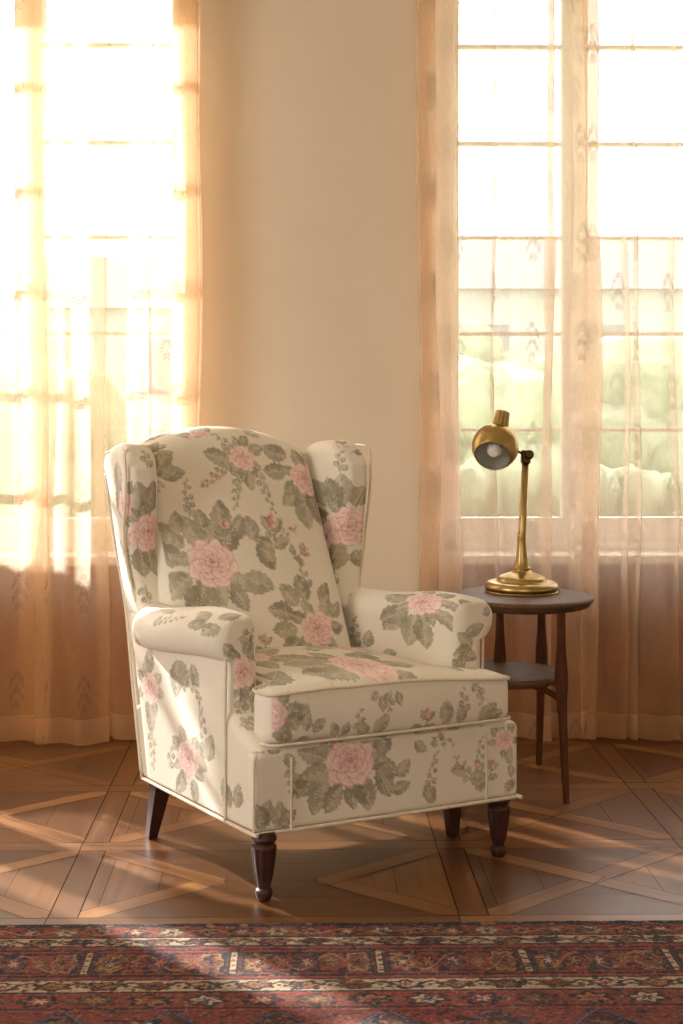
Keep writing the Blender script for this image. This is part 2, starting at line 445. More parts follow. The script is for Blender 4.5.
# ------------------------------------------------------------------ parquet floor
def build_floor():
    G = 0.0012
    polys = []    # (pts2d, dir angle, tone)
    def clip_gap(pts, g=G):
        # shrink a convex polygon by g
        pts = [p for i, p in enumerate(pts) if math.hypot(p[0] - pts[i - 1][0], p[1] - pts[i - 1][1]) > 1e-5]
        n = len(pts)
        if n < 3: return None
        A = sum(pts[i][0] * pts[(i + 1) % n][1] - pts[(i + 1) % n][0] * pts[i][1] for i in range(n))
        if A < 0: pts = pts[::-1]
        out = []
        for i in range(n):
            p0, p1, p2 = np.array(pts[i - 1]), np.array(pts[i]), np.array(pts[(i + 1) % n])
            d1 = p1 - p0; d2 = p2 - p1
            l1 = np.linalg.norm(d1); l2 = np.linalg.norm(d2)
            if l1 < 1e-6 or l2 < 1e-6: return None
            d1 /= l1; d2 /= l2
            n1 = np.array([-d1[1], d1[0]]); n2 = np.array([-d2[1], d2[0]])
            den = 1 + np.dot(n1, n2)
            if den < 0.05: den = 0.05
            out.append(tuple(p1 + (n1 + n2) * g / den))
        return out
    def half(pts, px, py, nx, ny):
        """keep the side where (p-P).n >= 0"""
        out = []; n = len(pts)
        for i in range(n):
            a, b = pts[i], pts[(i + 1) % n]
            da = (a[0] - px) * nx + (a[1] - py) * ny; db = (b[0] - px) * nx + (b[1] - py) * ny
            if da >= 0: out.append(a)
            if (da > 0 and db < 0) or (da < 0 and db > 0):
                t = da / (da - db); out.append((a[0] + (b[0] - a[0]) * t, a[1] + (b[1] - a[1]) * t))
        return out
    def board(pts, ang, tone, gap=G):
        if len(pts) < 3: return
        q = clip_gap([tuple(p) for p in pts], gap)
        if q: polys.append((q, ang, tone))
    R = random.Random(11)
    def fill(region, ang, wdt, base, var):
        """fill a convex region by parallel boards along ang"""
        c, s = math.cos(ang), math.sin(ang)
        ts = [-p[0] * s + p[1] * c for p in region]
        t = min(ts) + 1e-6; k = 0
        while t < max(ts) - 1e-6:
            r = half(region, -s * t, c * t, -s, c); r = half(r, -s * (t + wdt), c * (t + wdt), s, -c)
            board(r, ang, base + R.uniform(-var, var), 0.0006); t += wdt; k += 1
    def xcell(x0, x1, y0, y1, light=0.0):
        B = 0.058
        cx, cy = (x0 + x1) / 2, (y0 + y1) / 2
        wide = (x1 - x0) > 0.75
        hw = 0.285
        cxs = [x0 + hw, x1 - hw] if wide else [cx]
        segs = []
        rect = [(x0, y0), (x1, y0), (x1, y1), (x0, y1)]
        for ci, c in enumerate(cxs):
            if wide: corners = [(x0, y0), (x0, y1)] if ci == 0 else [(x1, y0), (x1, y1)]
            else: corners = [(x0, y0), (x1, y0), (x1, y1), (x0, y1)]
            for (qx, qy) in corners: segs.append(((qx, qy), (c, cy)))
        # triangles between the diagonals
        def tri(a, b, c, ang): fill([a, b, c], ang, 0.125, R.choice([0.32, 0.44, 0.54]) + light, 0.10)
        if wide:
            L_, R_ = (cxs[0], cy), (cxs[1], cy)
            tri((x0, y0), L_, (x0, y1), math.pi / 2); tri((x1, y0), (x1, y1), R_, math.pi / 2)
            fill([(x0, y0), (x1, y0), R_, L_], 0, 0.125, 0.42 + light, 0.07)
            fill([(x0, y1), L_, R_, (x1, y1)], 0, 0.125, 0.38 + light, 0.07)
        else:
            c = (cx, cy)
            tri((x0, y0), c, (x0, y1), math.pi / 2); tri((x1, y0), (x1, y1), c, math.pi / 2)
            tri((x0, y0), (x1, y0), c, 0); tri((x0, y1), c, (x1, y1), 0)
        res = []
        for (a, b) in segs:
            dx, dy = b[0] - a[0], b[1] - a[1]; l = math.hypot(dx, dy); dx /= l; dy /= l
            nx, ny = -dy * B / 2, dx * B / 2
            e = 0.02
            q = [(a[0] + nx, a[1] + ny), (a[0] - nx, a[1] - ny), (b[0] - nx + dx * e, b[1] - ny + dy * e), (b[0] + nx + dx * e, b[1] + ny + dy * e)]
            for (px, py, hx, hy) in ((x0, y0, 1, 0), (x0, y0, 0, 1), (x1, y1, -1, 0), (x1, y1, 0, -1)):
                q = half(q, px, py, hx, hy)
                if len(q) < 3: break
            if len(q) >= 3:
                res.append((q, math.atan2(dy, dx), R.choice([0.55, 0.62, 0.70]) + light))
        return res
    BW = 0.068
    bxs = [-3.07, -2.43, -1.80, -1.165, -0.515, 0.40, 1.025, 1.655, 2.285, 2.915, 3.5]
    bys = []
    y = 3.615
    while y < WY + 0.5: bys.append(y); y += 0.54
    y = 3.615 - 0.532
    while y > YB - 0.5: bys.append(y); y -= 0.532
    bys.sort()
    over = []
    for j in range(len(bys) - 1):
        for i in range(len(bxs) - 1):
            over += xcell(bxs[i] + BW / 2, bxs[i + 1] - BW / 2, bys[j] + BW / 2, bys[j + 1] - BW / 2)
    nbase = len(polys)
    for y in bys:
        for i in range(len(bxs) - 1):
            board([(bxs[i] - BW / 2, y - BW / 2), (bxs[i + 1] - BW / 2, y - BW / 2), (bxs[i + 1] - BW / 2, y + BW / 2), (bxs[i] - BW / 2, y + BW / 2)], 0, 0.55 + R.uniform(-0.12, 0.12))
    for x in bxs:
        for j in range(len(bys) - 1):
            board([(x - BW / 2, bys[j] + BW / 2), (x + BW / 2, bys[j] + BW / 2), (x + BW / 2, bys[j + 1] - BW / 2), (x - BW / 2, bys[j + 1] - BW / 2)], math.pi / 2, 0.50 + R.uniform(-0.08, 0.08), 0.0022)
    V = []; Fc = []; tone = []; grain = []; mats = []
    def put(q, z, ang, t, mi=0):
        b = len(V); seed = R.uniform(0, 50); c, s = math.cos(ang), math.sin(ang)
        for (x, y) in q:
            V.append((x, y, z)); tone.append(t); grain.append((x * c + y * s + seed, -x * s + y * c + seed, seed))
        Fc.append(tuple(range(b, b + len(q)))); mats.append(mi)
    put([(XL, YB), (XR, YB), (XR, WY + 0.1), (XL, WY + 0.1)], -0.003, 0, 0, 1)
    put([(XL, WY + 0.1), (XR, WY + 0.1), (XR, YB), (XL, YB)], -0.06, 0, 0, 1)
    for (q, a, t) in polys: put(q, 0.0, a, t)
    for zi, (q, a, t) in enumerate(over):
        lift = 0.00025 * (zi % 4)
        w_ = clip_gap(q, -0.001); q2 = clip_gap(q, 0.0007)
        if not w_ or not q2: continue
        put(w_, 0.0003 + lift, a, 0, 1)
        put(q2, 0.0004 + lift, a, t)
    o = mesh_obj('floor', V, Fc, M['parquet'], smooth=False); me = o.data
    me.materials.append(M['gap'])
    me.polygons.foreach_set('material_index', np.array(mats, dtype=np.int32))
    a = me.attributes.new('tone', 'FLOAT', 'POINT'); a.data.foreach_set('value', np.array(tone, dtype=np.float32))
    a = me.attributes.new('grain', 'FLOAT_VECTOR', 'POINT'); a.data.foreach_set('vector', np.array(grain, dtype=np.float32).ravel())
    for pl in me.polygons: pass
    o['kind'] = 'structure'
    return o
build_floor()

# ------------------------------------------------------------------ outside
M['grass'] = noise_mat('lawn', (176, 186, 146), (150, 164, 122), 2, 0.9, detail=8)
M['leaf'] = noise_mat('hedge foliage', (186, 194, 160), (164, 176, 140), 6, 0.9, detail=8, bmp=0.5)
M['treeleaf'] = noise_mat('tree foliage', (150, 158, 130), (122, 134, 106), 6, 0.9, detail=8, bmp=0.5)
M['stone'] = noise_mat('pale render', (168, 166, 162), (156, 154, 150), 1.5, 0.9)
M['slate'] = noise_mat('grey roof', (124, 122, 122), (110, 108, 108), 4, 0.8)
o = box_obj('garden_ground', (-30, 30, WY + 0.32, 60, -0.5, -0.3), M['grass']); o['kind'] = 'structure'
def house(loc, label, wdt, hgt, nwin):
    r = empty('house', loc); tag(r, label, 'house', 'houses across the garden')
    box_obj('wall', (-wdt / 2, wdt / 2, 0, 6, 0, hgt), M['stone'], r)
    bm = bmesh.new()
    vs = [bm.verts.new(v) for v in ((-wdt / 2 - .3, -.3, hgt), (wdt / 2 + .3, -.3, hgt), (wdt / 2 + .3, 6.3, hgt), (-wdt / 2 - .3, 6.3, hgt), (-wdt / 2 + .8, 3, hgt + 1.5), (wdt / 2 - .8, 3, hgt + 1.5))]
    for f in ((0, 1, 2, 3), (0, 1, 5, 4), (1, 2, 5), (2, 3, 4, 5), (3, 0, 4)): bm.faces.new([vs[i] for i in f])
    bm_obj('roof', bm, M['slate'], r)
    for k in range(nwin):
        xx = -wdt / 2 + (k + .5) * wdt / nwin
        box_obj('window', (xx - .45, xx + .45, -.04, .02, hgt * .45, hgt * .8), M['slate'], r)
    return r
bm = bmesh.new()      # unseen wall added outside to keep the sun off the right window
add_box(bm, -0.42, 0.26, WY + 0.321, 7.3, -0.3, 5.4); add_box(bm, -0.50, 0.34, WY + 0.321, 7.38, 5.4, 5.6)
o = bm_obj('wall_sun_block', bm, M['stone']); o['kind'] = 'structure'
house((9.5, 31, -0.3), 'pale rendered house beyond the garden, seen through the right window', 13, 3.9, 5)
house((-5.8, 33, -0.3), 'pale rendered house beyond the garden, seen through the left window', 8, 3.6, 3)
def shrub(loc, rx, rz, seed, label, group='garden trees outside'):
    root = empty('garden_tree', loc); tag(root, label, 'tree', group)
    bm = bmesh.new(); R = random.Random(seed)
    for k in range(9):
        b = bmesh.new(); bmesh.ops.create_icosphere(b, subdivisions=3, radius=1)
        c = Vector((R.uniform(-.6, .6) * rx, R.uniform(-.4, .4) * rx, rz * R.uniform(.6, 1.5))); s = R.uniform(.35, .6)
        for v in b.verts:
            d = 1 + 0.28 * noise.noise(v.co * 2.3 + Vector((k * 7 + seed, 0, 0))) + 0.12 * noise.noise(v.co * 7 + Vector((seed, k, 0)))
            v.co = c + Vector((v.co.x * rx * s, v.co.y * rx * s, v.co.z * rz * s)) * d
        me = bpy.data.meshes.new('t'); b.to_mesh(me); b.free(); bm.from_mesh(me); bpy.data.meshes.remove(me)
    bm_obj('foliage', bm, M['treeleaf'], root, smooth=True)
    V, Fc = tube([(0, 0, 0), (0.05, 0, rz * .5), (0, 0.03, rz)], [.14, .10, .07], 10); mesh_obj('trunk', V, Fc, M['tableleg'], root)
shrub((2.4, 17, -0.3), 1.3, 1.0, 3, 'round pale green tree on the lawn, left of the right window')
shrub((5.1, 19, -0.3), 1.6, 1.15, 5, 'broad green tree on the lawn, seen far right')
shrub((3.9, 25, -0.3), 1.9, 1.5, 8, 'taller green tree in front of the far house')
shrub((-3.2, 21, -0.3), 1.5, 1.0, 9, 'low green tree seen through the left window')

R_ = random.Random(21)
def hedge(x0, x1, label, hs=1.0):
    r = empty('clipped_hedge', ((x0 + x1) / 2, 5.72, -0.3)); tag(r, label, 'hedge')
    bm = bmesh.new(); n_ = int((x1 - x0) / .17)
    for row in (0, 1):
        for k in range(n_ + 1):
            b = bmesh.new(); bmesh.ops.create_icosphere(b, subdivisions=3, radius=1)
            cx_ = (x1 - x0) * (k / n_ - .5) + R_.uniform(-.03, .03); zc_ = (.72 if row else 1.36) + R_.uniform(-.04, .04)
            for v_ in b.verts:
                d_ = 1 + 0.22 * noise.noise(v_.co * 3 + Vector((k * 3.1, 0, row))) + 0.14 * noise.noise(v_.co * 9 + Vector((0, k, 0)))
                v_.co = Vector((cx_ + v_.co.x * .17 * d_, v_.co.y * .19 * d_, zc_ + v_.co.z * (.72 if row else .22) * d_))
            me_ = bpy.data.meshes.new('t'); b.to_mesh(me_); b.free(); bm.from_mesh(me_); bpy.data.meshes.remove(me_)
    r.scale = (1, 1, hs)
    bm_obj('foliage', bm, M['leaf'], r, smooth=True)
hedge(-3.7, -0.85, 'low clipped green hedge right outside the left window')  # garden greenery, made tall enough to keep sun off the cloth below the sill
hedge(0.70, 3.3, 'low clipped green hedge right outside the right window, behind the lamp', 0.74)

# ------------------------------------------------------------------ curtains
def curtain(name, label, px_path, y0, top, bottom, mat, seed, sway=0.010, left=None, right=None):
    """px_path: list of (x_world, y_offset). Plan curve is smoothed, then hung."""
    P = np.array(px_path, dtype=float)
    for _ in range(3):        # chaikin
        Q = np.empty((2 * len(P) - 2, 2)); Q[0::2] = 0.75 * P[:-1] + 0.25 * P[1:]; Q[1::2] = 0.25 * P[:-1] + 0.75 * P[1:]
        P = np.vstack([P[:1], Q, P[-1:]])
    seg = np.r_[0, np.cumsum(np.hypot(*np.diff(P, axis=0).T))]
    n = max(60, int(seg[-1] / 0.006)); s = np.linspace(0, seg[-1], n)
    px = np.interp(s, seg, P[:, 0]); py = np.interp(s, seg, P[:, 1])
    py = py + 0.006 * np.sin(s * 23 + seed) + 0.004 * np.sin(s * 51 + seed * 2)
    m = 56; zs = np.linspace(bottom, top, m)
    V = np.empty((m, n, 3)); UV = np.empty((m, n, 2))
    for i, z in enumerate(zs):
        t = (z - bottom) / (top - bottom)
        V[i, :, 0] = px + sway * (np.sin(z * 2.1 + px * 9 + seed) * (1 - t * .5)) + 0.004 * np.sin(z * 6 + s * 30)
        if left:      # cloth drawn aside bunches behind its edge
            e = left(z); over = np.maximum(e - V[i, :, 0], 0); V[i, :, 0] = np.where(over > 0, e + 0.05 * np.abs(np.sin(over * 26)), V[i, :, 0])
        if right:
            e = right(z); over = np.maximum(V[i, :, 0] - e, 0); V[i, :, 0] = np.where(over > 0, e - 0.05 * np.abs(np.sin(over * 26)), V[i, :, 0])
        V[i, :, 1] = y0 + py * (1.7 - 0.8 * t) + 0.006 * np.sin(z * 3.3 + s * 12 + seed)
        V[i, :, 2] = z + (0.006 + 0.006 * np.sin(s * 7 + seed) + 0.004 * np.sin(s * 19)) * (1 - t) ** 3
        UV[i, :, 0] = s; UV[i, :, 1] = z - bottom
    idx = np.arange(m * n).reshape(m, n)
    Fc = np.stack([idx[:-1, :-1], idx[:-1, 1:], idx[1:, 1:], idx[1:, :-1]], -1).reshape(-1, 4)
    o = mesh_obj(name, V.reshape(-1, 3), Fc, mat)
    uvl = o.data.uv_layers.new(name='cloth')
    uvl.data.foreach_set('uv', UV.reshape(-1, 2)[Fc.ravel()].ravel().astype(np.float32))
    tag(o, label, 'curtain', 'sheer curtains')
    return o
YC = 4.68
def gap_edge(z):      # unseen diagonal opening, shaped so a sun strip falls on the armchair
    return -1.455 + (min(max(z, 0.95), 1.60) - 1.245) * 0.66
def path(a, b, folds):
    """folds: (px0, px1, layers) bands where the cloth doubles back"""
    out = [(X(a, YC), 0.0)]
    cur = a; ph = 1
    for (p0, p1, ly) in folds:
        steps = max(1, int((p0 - cur) / 14))
        for k in range(1, steps):
            ph = -ph
            out.append((X(cur + (p0 - cur) * k / steps, YC), 0.012 * ph))
        yy = 0.0
        for k in range(ly):
            out += [(X(p1, YC), yy), (X(p1, YC), yy + 0.010)]; yy += 0.014
            out += [(X(p0, YC), yy), (X(p0, YC), yy + 0.010)]; yy += 0.014
        out.append((X(p1, YC), yy)); cur = p1
        out.append((X(p1 + 2, YC), yy * .3))
    steps = max(1, int((b - cur) / 14))
    for k in range(1, steps + 1):
        ph = -ph; out.append((X(cur + (b - cur) * k / steps, YC), 0.012 * ph))
    return out
curtain('sheer_curtain', 'peach sheer curtain on the left window, gathered against the beige wall',
        path(-190, 198, [(-130, -115, 1), (-70, -50, 1), (18, 47, 1), (26, 34, 1), (93, 107, 1), (144, 149, 1), (171, 197, 2), (176, 196, 1)]),
        YC, 2.91, 0.004, M['sheer_left'], 1.0, left=lambda z: gap_edge(z) + 0.045)
curtain('sheer_curtain', 'narrow unseen curtain panel added to shape the sunbeams left of the wide left curtain',
        path(-288, -125, [(-268, -250, 1), (-190, -170, 1)]), YC, 2.91, 0.004, M['sun_drape'], 3.0, sway=0.004, right=lambda z: gap_edge(z) - 0.05)  # unseen panel, added to leave a narrow sunbeam on each side
curtain('sheer_curtain', 'unseen bunched curtain panel added at the far left to bound a sunbeam',
        path(-520, -334, [(-510, -450, 2), (-420, -345, 2)]), YC, 2.91, 0.004, M['sun_drape'], 4.0, sway=0.004)  # unseen panel, added to bound the sun streak on the rug
curtain('sheer_curtain', 'embroidered peach sheer curtain on the right window, behind the side table and lamp',
        path(419, 850, [(420, 438, 3), (424, 460, 1), (494, 497, 1), (547, 554, 2), (572, 599, 1), (584, 596, 1), (624, 629, 1), (634, 638, 1), (673, 679, 1), (720, 740, 1), (780, 800, 1)]),
        YC, 2.91, 0.004, M['sheer_right'], 2.0)
rail(-2.7, -0.25, 'slim brass rail holding the left sheer curtain')
rail(0.3, 2.45, 'slim brass rail holding the right sheer curtain')

# ------------------------------------------------------------------ armchair
FL = np.array([-0.153, 3.195])
AU = math.radians(25.9); AV = math.radians(123.2)
U2 = np.array([math.cos(AU), math.sin(AU)]); V2 = np.array([math.cos(AV), math.sin(AV)])
CW, CD = 0.72, 0.586
cc = FL + U2 * CW / 2 + V2 * CD / 2
croot = C2W(cc[0], cc[1], 0)
CROT = math.radians(29.5) - YAW
chair = empty('wingback_armchair', croot, CROT)
tag(chair, 'cream wingback armchair printed with pink roses and grey-green leaves on dark turned legs', 'armchair')
CINV = (Matrix.Translation(croot) @ Matrix.Rotation(CROT, 4, 'Z')).inverted()
def A2L(P):
    """armchair design coordinates (a across, b back, z) -> chair object space"""
    P = np.asarray(P, dtype=float)
    x = FL[0] + P[:, 0] * U2[0] + P[:, 1] * V2[0]; y = FL[1] + P[:, 0] * U2[1] + P[:, 1] * V2[1]
    wx = x * cy_ + y * sy_ - croot.x; wy = -x * sy_ + y * cy_ - croot.y
    c, s = math.cos(CROT), math.sin(CROT)
    return np.stack([wx * c + wy * s, -wx * s + wy * c, P[:, 2]], 1)

def rbox(x0, x1, y0, y1, z0, z1, r, step=0.0038):
    """dense rounded box: returns verts, quads, unit coords in [-1,1]^3"""
    dims = [(x0, x1), (y0, y1), (z0, z1)]
    ns = [max(6, int(round((b - a) / step))) for a, b in dims]
    keys = {}; 
    pts = []; faces = []
    off = 0
    for ax in range(3):
        u, v = [(1, 2), (2, 0), (0, 1)][ax]
        for side in (0, 1):
            I, J = np.meshgrid(np.arange(ns[u] + 1), np.arange(ns[v] + 1), indexing='ij')
            K = np.zeros((I.size, 3), dtype=np.int64)
            K[:, u] = I.ravel(); K[:, v] = J.ravel(); K[:, ax] = side * ns[ax]
            pts.append(K)
            idx = np.arange(I.size).reshape(I.shape) + off; off += I.size
            q = np.stack([idx[:-1, :-1], idx[1:, :-1], idx[1:, 1:], idx[:-1, 1:]], -1).reshape(-1, 4)
            if side == 0: q = q[:, ::-1]
            faces.append(q)
    K = np.vstack(pts); Fq = np.vstack(faces)
    code = K[:, 0] * 10 ** 8 + K[:, 1] * 10 ** 4 + K[:, 2]
    _, first, inv = np.unique(code, return_index=True, return_inverse=True)
    K = K[first]; Fq = inv.ravel()[Fq]
    P = np.empty((len(K), 3)); 
    for c in range(3):
        a, b = dims[c]; P[:, c] = a + (b - a) * K[:, c] / ns[c]
    rr = np.array([r, r, r], dtype=float) if np.isscalar(r) else np.array(r, dtype=float)
    half = np.array([(b - a) / 2 for a, b in dims]); cen = np.array([(b + a) / 2 for a, b in dims])
    rr = np.minimum(rr, half * 0.98)
    D = P - cen
    inner = np.clip(D, -(half - rr), half - rr)
    e = (D - inner) / rr
    ln = np.linalg.norm(e, axis=1); mx = np.abs(e).max(axis=1)
    k = np.where(ln > 1e-9, mx / np.maximum(ln, 1e-9), 1.0)
    Q = cen + inner + e * rr * k[:, None]
    return Q, Fq, (Q - cen) / half
def sstep(x, a, b):
    t = np.clip((x - a) / (b - a), 0, 1); return t * t * (3 - 2 * t)
def normals(V, Fq):
    n = np.cross(V[Fq[:, 2]] - V[Fq[:, 0]], V[Fq[:, 3]] - V[Fq[:, 1]])
    out = np.zeros_like(V)
    for k in range(4): np.add.at(out, Fq[:, k], n)
    return out / (np.linalg.norm(out, axis=1, keepdims=True) + 1e-12)

# --- printed pattern ------------------------------------------------------
CREAM = np.array(lin((236, 227, 210))[:3])
def c3(t): return np.array(lin(t)[:3])
LEAFD, LEAFM, LEAFL = c3((160, 150, 128)), c3((190, 181, 158)), c3((214, 206, 186))
PINK0, PINK1, PINK2 = c3((247, 224, 214)), c3((232, 182, 174)), c3((200, 120, 120))
def vnoise(x, y, s, seed=0):
    x = x * s + seed * 17.3; y = y * s + seed * 9.1
    xi = np.floor(x); yi = np.floor(y); fx = x - xi; fy = y - yi
    def h(a, b): 
        v = np.sin(a * 127.1 + b * 311.7) * 43758.5453
        return v - np.floor(v)
    fx = fx * fx * (3 - 2 * fx); fy = fy * fy * (3 - 2 * fy)
    return (h(xi, yi) * (1 - fx) + h(xi + 1, yi) * fx) * (1 - fy) + (h(xi, yi + 1) * (1 - fx) + h(xi + 1, yi + 1) * fx) * fy
def blend(C, mask, col, amt):
    a = (mask * amt)[:, None]; C += a * (col - C)
def leaf(C, x, y, cx, cy, ang, ln, wd, tone, seed):
    c, s = math.cos(ang), math.sin(ang)
    u = (x - cx) * c + (y - cy) * s; v = -(x - cx) * s + (y - cy) * c
    t = u / ln
    ln = ln * 0.90; t = u / ln
    prof = wd * 0.98 * np.clip(np.sin(np.clip(t, 0, 1) ** 0.85 * math.pi), 0, 1) ** 0.75
    jag = 1 + 0.07 * np.sin(t * 34 + seed) + 0.10 * (vnoise(x, y, 170, seed + 4) - .5)
    d = prof * jag - np.abs(v - 0.10 * wd * np.sin(t * 4 + seed))
    mask = sstep(d, 0.0, 0.0022) * (t > 0) * (t < 1)
    if not mask.any(): return
    nz = vnoise(x, y, 110, seed)
    col = LEAFM * (1 - tone) + LEAFD * tone
    nz2 = vnoise(x, y, 45, seed + 9); base = col[None, :] * (0.74 + 0.30 * nz + 0.26 * nz2)[:, None]
    side = (v > 0)
    base = base * np.where(side, 1.12, 0.86)[:, None]
    vein = (np.abs(v) < 0.0011 + 0.0 * u) | (np.abs(np.abs(v) * 0.9 - ((u / 0.0085) % 1.0) * 0.0085) < 0.0009)
    base = np.where((vein & (nz > .25))[:, None], LEAFL[None, :] * 0.92, base)
    rim = (d < 0.0026) & (d > -0.001); base = np.where(rim[:, None], base * 0.74, base)
    C += (mask * 0.93)[:, None] * (base - C)
def stem(C, x, y, x0, y0, x1, y1, w_=0.0016):
    dx, dy = x1 - x0, y1 - y0; l2 = dx * dx + dy * dy + 1e-12
    t = np.clip(((x - x0) * dx + (y - y0) * dy) / l2, 0, 1)
    bow = 0.08 * math.sqrt(l2) * np.sin(t * math.pi)
    d = np.hypot(x - x0 - t * dx + bow * dy / math.sqrt(l2), y - y0 - t * dy - bow * dx / math.sqrt(l2))
    blend(C, sstep(w_ + 0.001 - d, 0, 0.0015), LEAFD, 0.85)
def rose(C, x, y, cx, cy, R, seed):
    u = x - cx; v = y - cy
    u = u + (vnoise(x, y, 60, seed) - .5) * 0.010; v = v + (vnoise(x, y, 60, seed + 3) - .5) * 0.010
    u = u / R; v = v / R
    rs = np.random.RandomState(int(seed * 13) + 5)
    def petal(px, py, pr, col0, col1, el=1.0, ang=0.0):
        c, s = math.cos(ang), math.sin(ang)
        a = (u - px) * c + (v - py) * s; b = -(u - px) * s + (v - py) * c
        d = np.sqrt((a / pr) ** 2 + (b / (pr * el)) ** 2)
        m_ = sstep(-d, -1.0, -0.90)
        nrm = np.clip((a / pr + 1) / 2, 0, 1)           # outward edge bright, base deep
        g = np.clip(nrm * 1.15 - 0.1 + (vnoise(x, y, 160, seed + px) - .5) * .5, 0, 1)
        col = col1[None, :] + (col0 - col1)[None, :] * g[:, None]
        rim = (d > 0.84) & (d < 1.0)
        col = np.where((rim)[:, None], col * 0.55 + PINK2[None, :] * 0.40, col)
        col = np.where(((d > .70) & (d < .84) & (nrm > .5))[:, None], col * 0.5 + PINK0[None, :] * .55, col)
        C[:] = C + (m_ * 0.95)[:, None] * (col - C)
    n = 8
    for k in range(n):
        a = 2 * math.pi * k / n + seed; petal(0.55 * math.cos(a), 0.50 * math.sin(a), 0.44, PINK0, PINK1, 0.9, a)
    n = 7
    for k in range(n):
        a = 2 * math.pi * k / n + seed * 2 + .3; petal(0.36 * math.cos(a), 0.32 * math.sin(a) + .03, 0.36, PINK0, (PINK1 + PINK2) / 2, 0.85, a)
    n = 6
    for k in range(n):
        a = 2 * math.pi * k / n + seed * 3; petal(0.21 * math.cos(a), 0.17 * math.sin(a) + .05, 0.26, PINK0 * .98, PINK2, 0.75, a)
    n = 5
    for k in range(n):
        a = 2 * math.pi * k / n + seed * 5; petal(0.09 * math.cos(a), 0.07 * math.sin(a) + .07, 0.15, PINK0, PINK2 * .95, 0.7, a)
    petal(0.0, 0.07, 0.07, PINK1, PINK2, 0.6, .4)
def bud(C, x, y, cx, cy, R, seed):
    u = (x - cx) / R; v = (y - cy) / R
    d = np.sqrt(u * u + (v * 0.8) ** 2)
    m_ = sstep(-d, -1, -.8); nz = vnoise(x, y, 220, seed)
    col = PINK2[None, :] + (PINK0 - PINK2)[None, :] * np.clip(0.5 + u * .5 + (nz - .5), 0, 1)[:, None]
    C[:] = C + (m_ * .9)[:, None] * (col - C)
def sprig(C, x, y, cx, cy, ang, ln, seed, buds=0):
    rs = np.random.RandomState(int(seed * 7) + 1)
    dx, dy = math.cos(ang), math.sin(ang)
    stem(C, x, y, cx, cy, cx + dx * ln, cy + dy * ln, 0.0011)
    n = max(4, int(ln / 0.0125))
    for k in range(n + 1):
        t = (k + .6) / (n + .6); sd = 1 if k % 2 else -1
        w_ = 0.026 * (1.15 - t * .65)
        leaf(C, x, y, cx + dx * ln * t, cy + dy * ln * t, ang + sd * rs.uniform(.6, 1.2), w_, w_ * .40, rs.uniform(.0, .7), seed + k)
    for k in range(buds):
        t = rs.uniform(.3, 1.0); bud(C, x, y, cx + dx * ln * t + rs.uniform(-.012, .012), cy + dy * ln * t + rs.uniform(-.012, .012), rs.uniform(.006, .009), seed + k)
# A motif is (kind, u, v, size, rotation, seed); it is printed in the plane of its panel
def motif(C, x, y, k, cx, cy, sz, rot, seed):
    rs = np.random.RandomState(int(seed * 101) % 9999 + 3)
    if k in ('rose', 'rosebig'):
        n = 9 if k == 'rosebig' else 7
        for i in range(n):
            a = rot + 2 * math.pi * i / n + rs.uniform(-.25, .25)
            l = sz * rs.uniform(.95, 1.45)
            r0 = sz * 0.62
            leaf(C, x, y, cx + r0 * math.cos(a), cy + r0 * math.sin(a), a + rs.uniform(-.35, .35), l, l * rs.uniform(.26, .36), rs.uniform(.1, 1), seed + i)
        if k == 'rosebig':
            for i in range(3):
                a = rot + rs.uniform(.6, 2.4)
                sprig(C, x, y, cx + sz * .9 * math.cos(a), cy + sz * .9 * math.sin(a), a, sz * rs.uniform(.9, 1.4), seed + 20 + i, 1)
        rose(C, x, y, cx, cy, sz, seed)
    elif k == 'leaves':
        for i in range(5):
            a = rot + (i - 2) * .55 + rs.uniform(-.15, .15); l = sz * rs.uniform(.7, 1.05)
            leaf(C, x, y, cx + .1 * sz * math.cos(a), cy + .1 * sz * math.sin(a), a, l, l * .27, rs.uniform(.1, .9), seed + i)
    elif k == 'leaf':
        leaf(C, x, y, cx, cy, rot, sz, sz * .3, rs.uniform(.2, .9), seed)
    elif k == 'sprig': sprig(C, x, y, cx, cy, rot, sz, seed, 0)
    elif k == 'budsprig': sprig(C, x, y, cx, cy, rot, sz, seed, 3)
    elif k == 'bud':
        stem(C, x, y, cx, cy, cx - sz * 2.6 * math.cos(rot), cy - sz * 2.6 * math.sin(rot))
        for i in range(3):
            a = rot + (i - 1) * .7 + math.pi * .0; leaf(C, x, y, cx - sz * .9 * math.cos(rot), cy - sz * .9 * math.sin(rot), a, sz * 2.0, sz * .5, .5, seed + i)
        leaf(C, x, y, cx - sz * 2.2 * math.cos(rot), cy - sz * 2.2 * math.sin(rot), rot - 1.1, sz * 2.2, sz * .6, .4, seed + 6)
        leaf(C, x, y, cx - sz * 2.2 * math.cos(rot), cy - sz * 2.2 * math.sin(rot), rot + 1.3, sz * 2.2, sz * .6, .6, seed + 7)
        bud(C, x, y, cx, cy, sz * .62, seed)
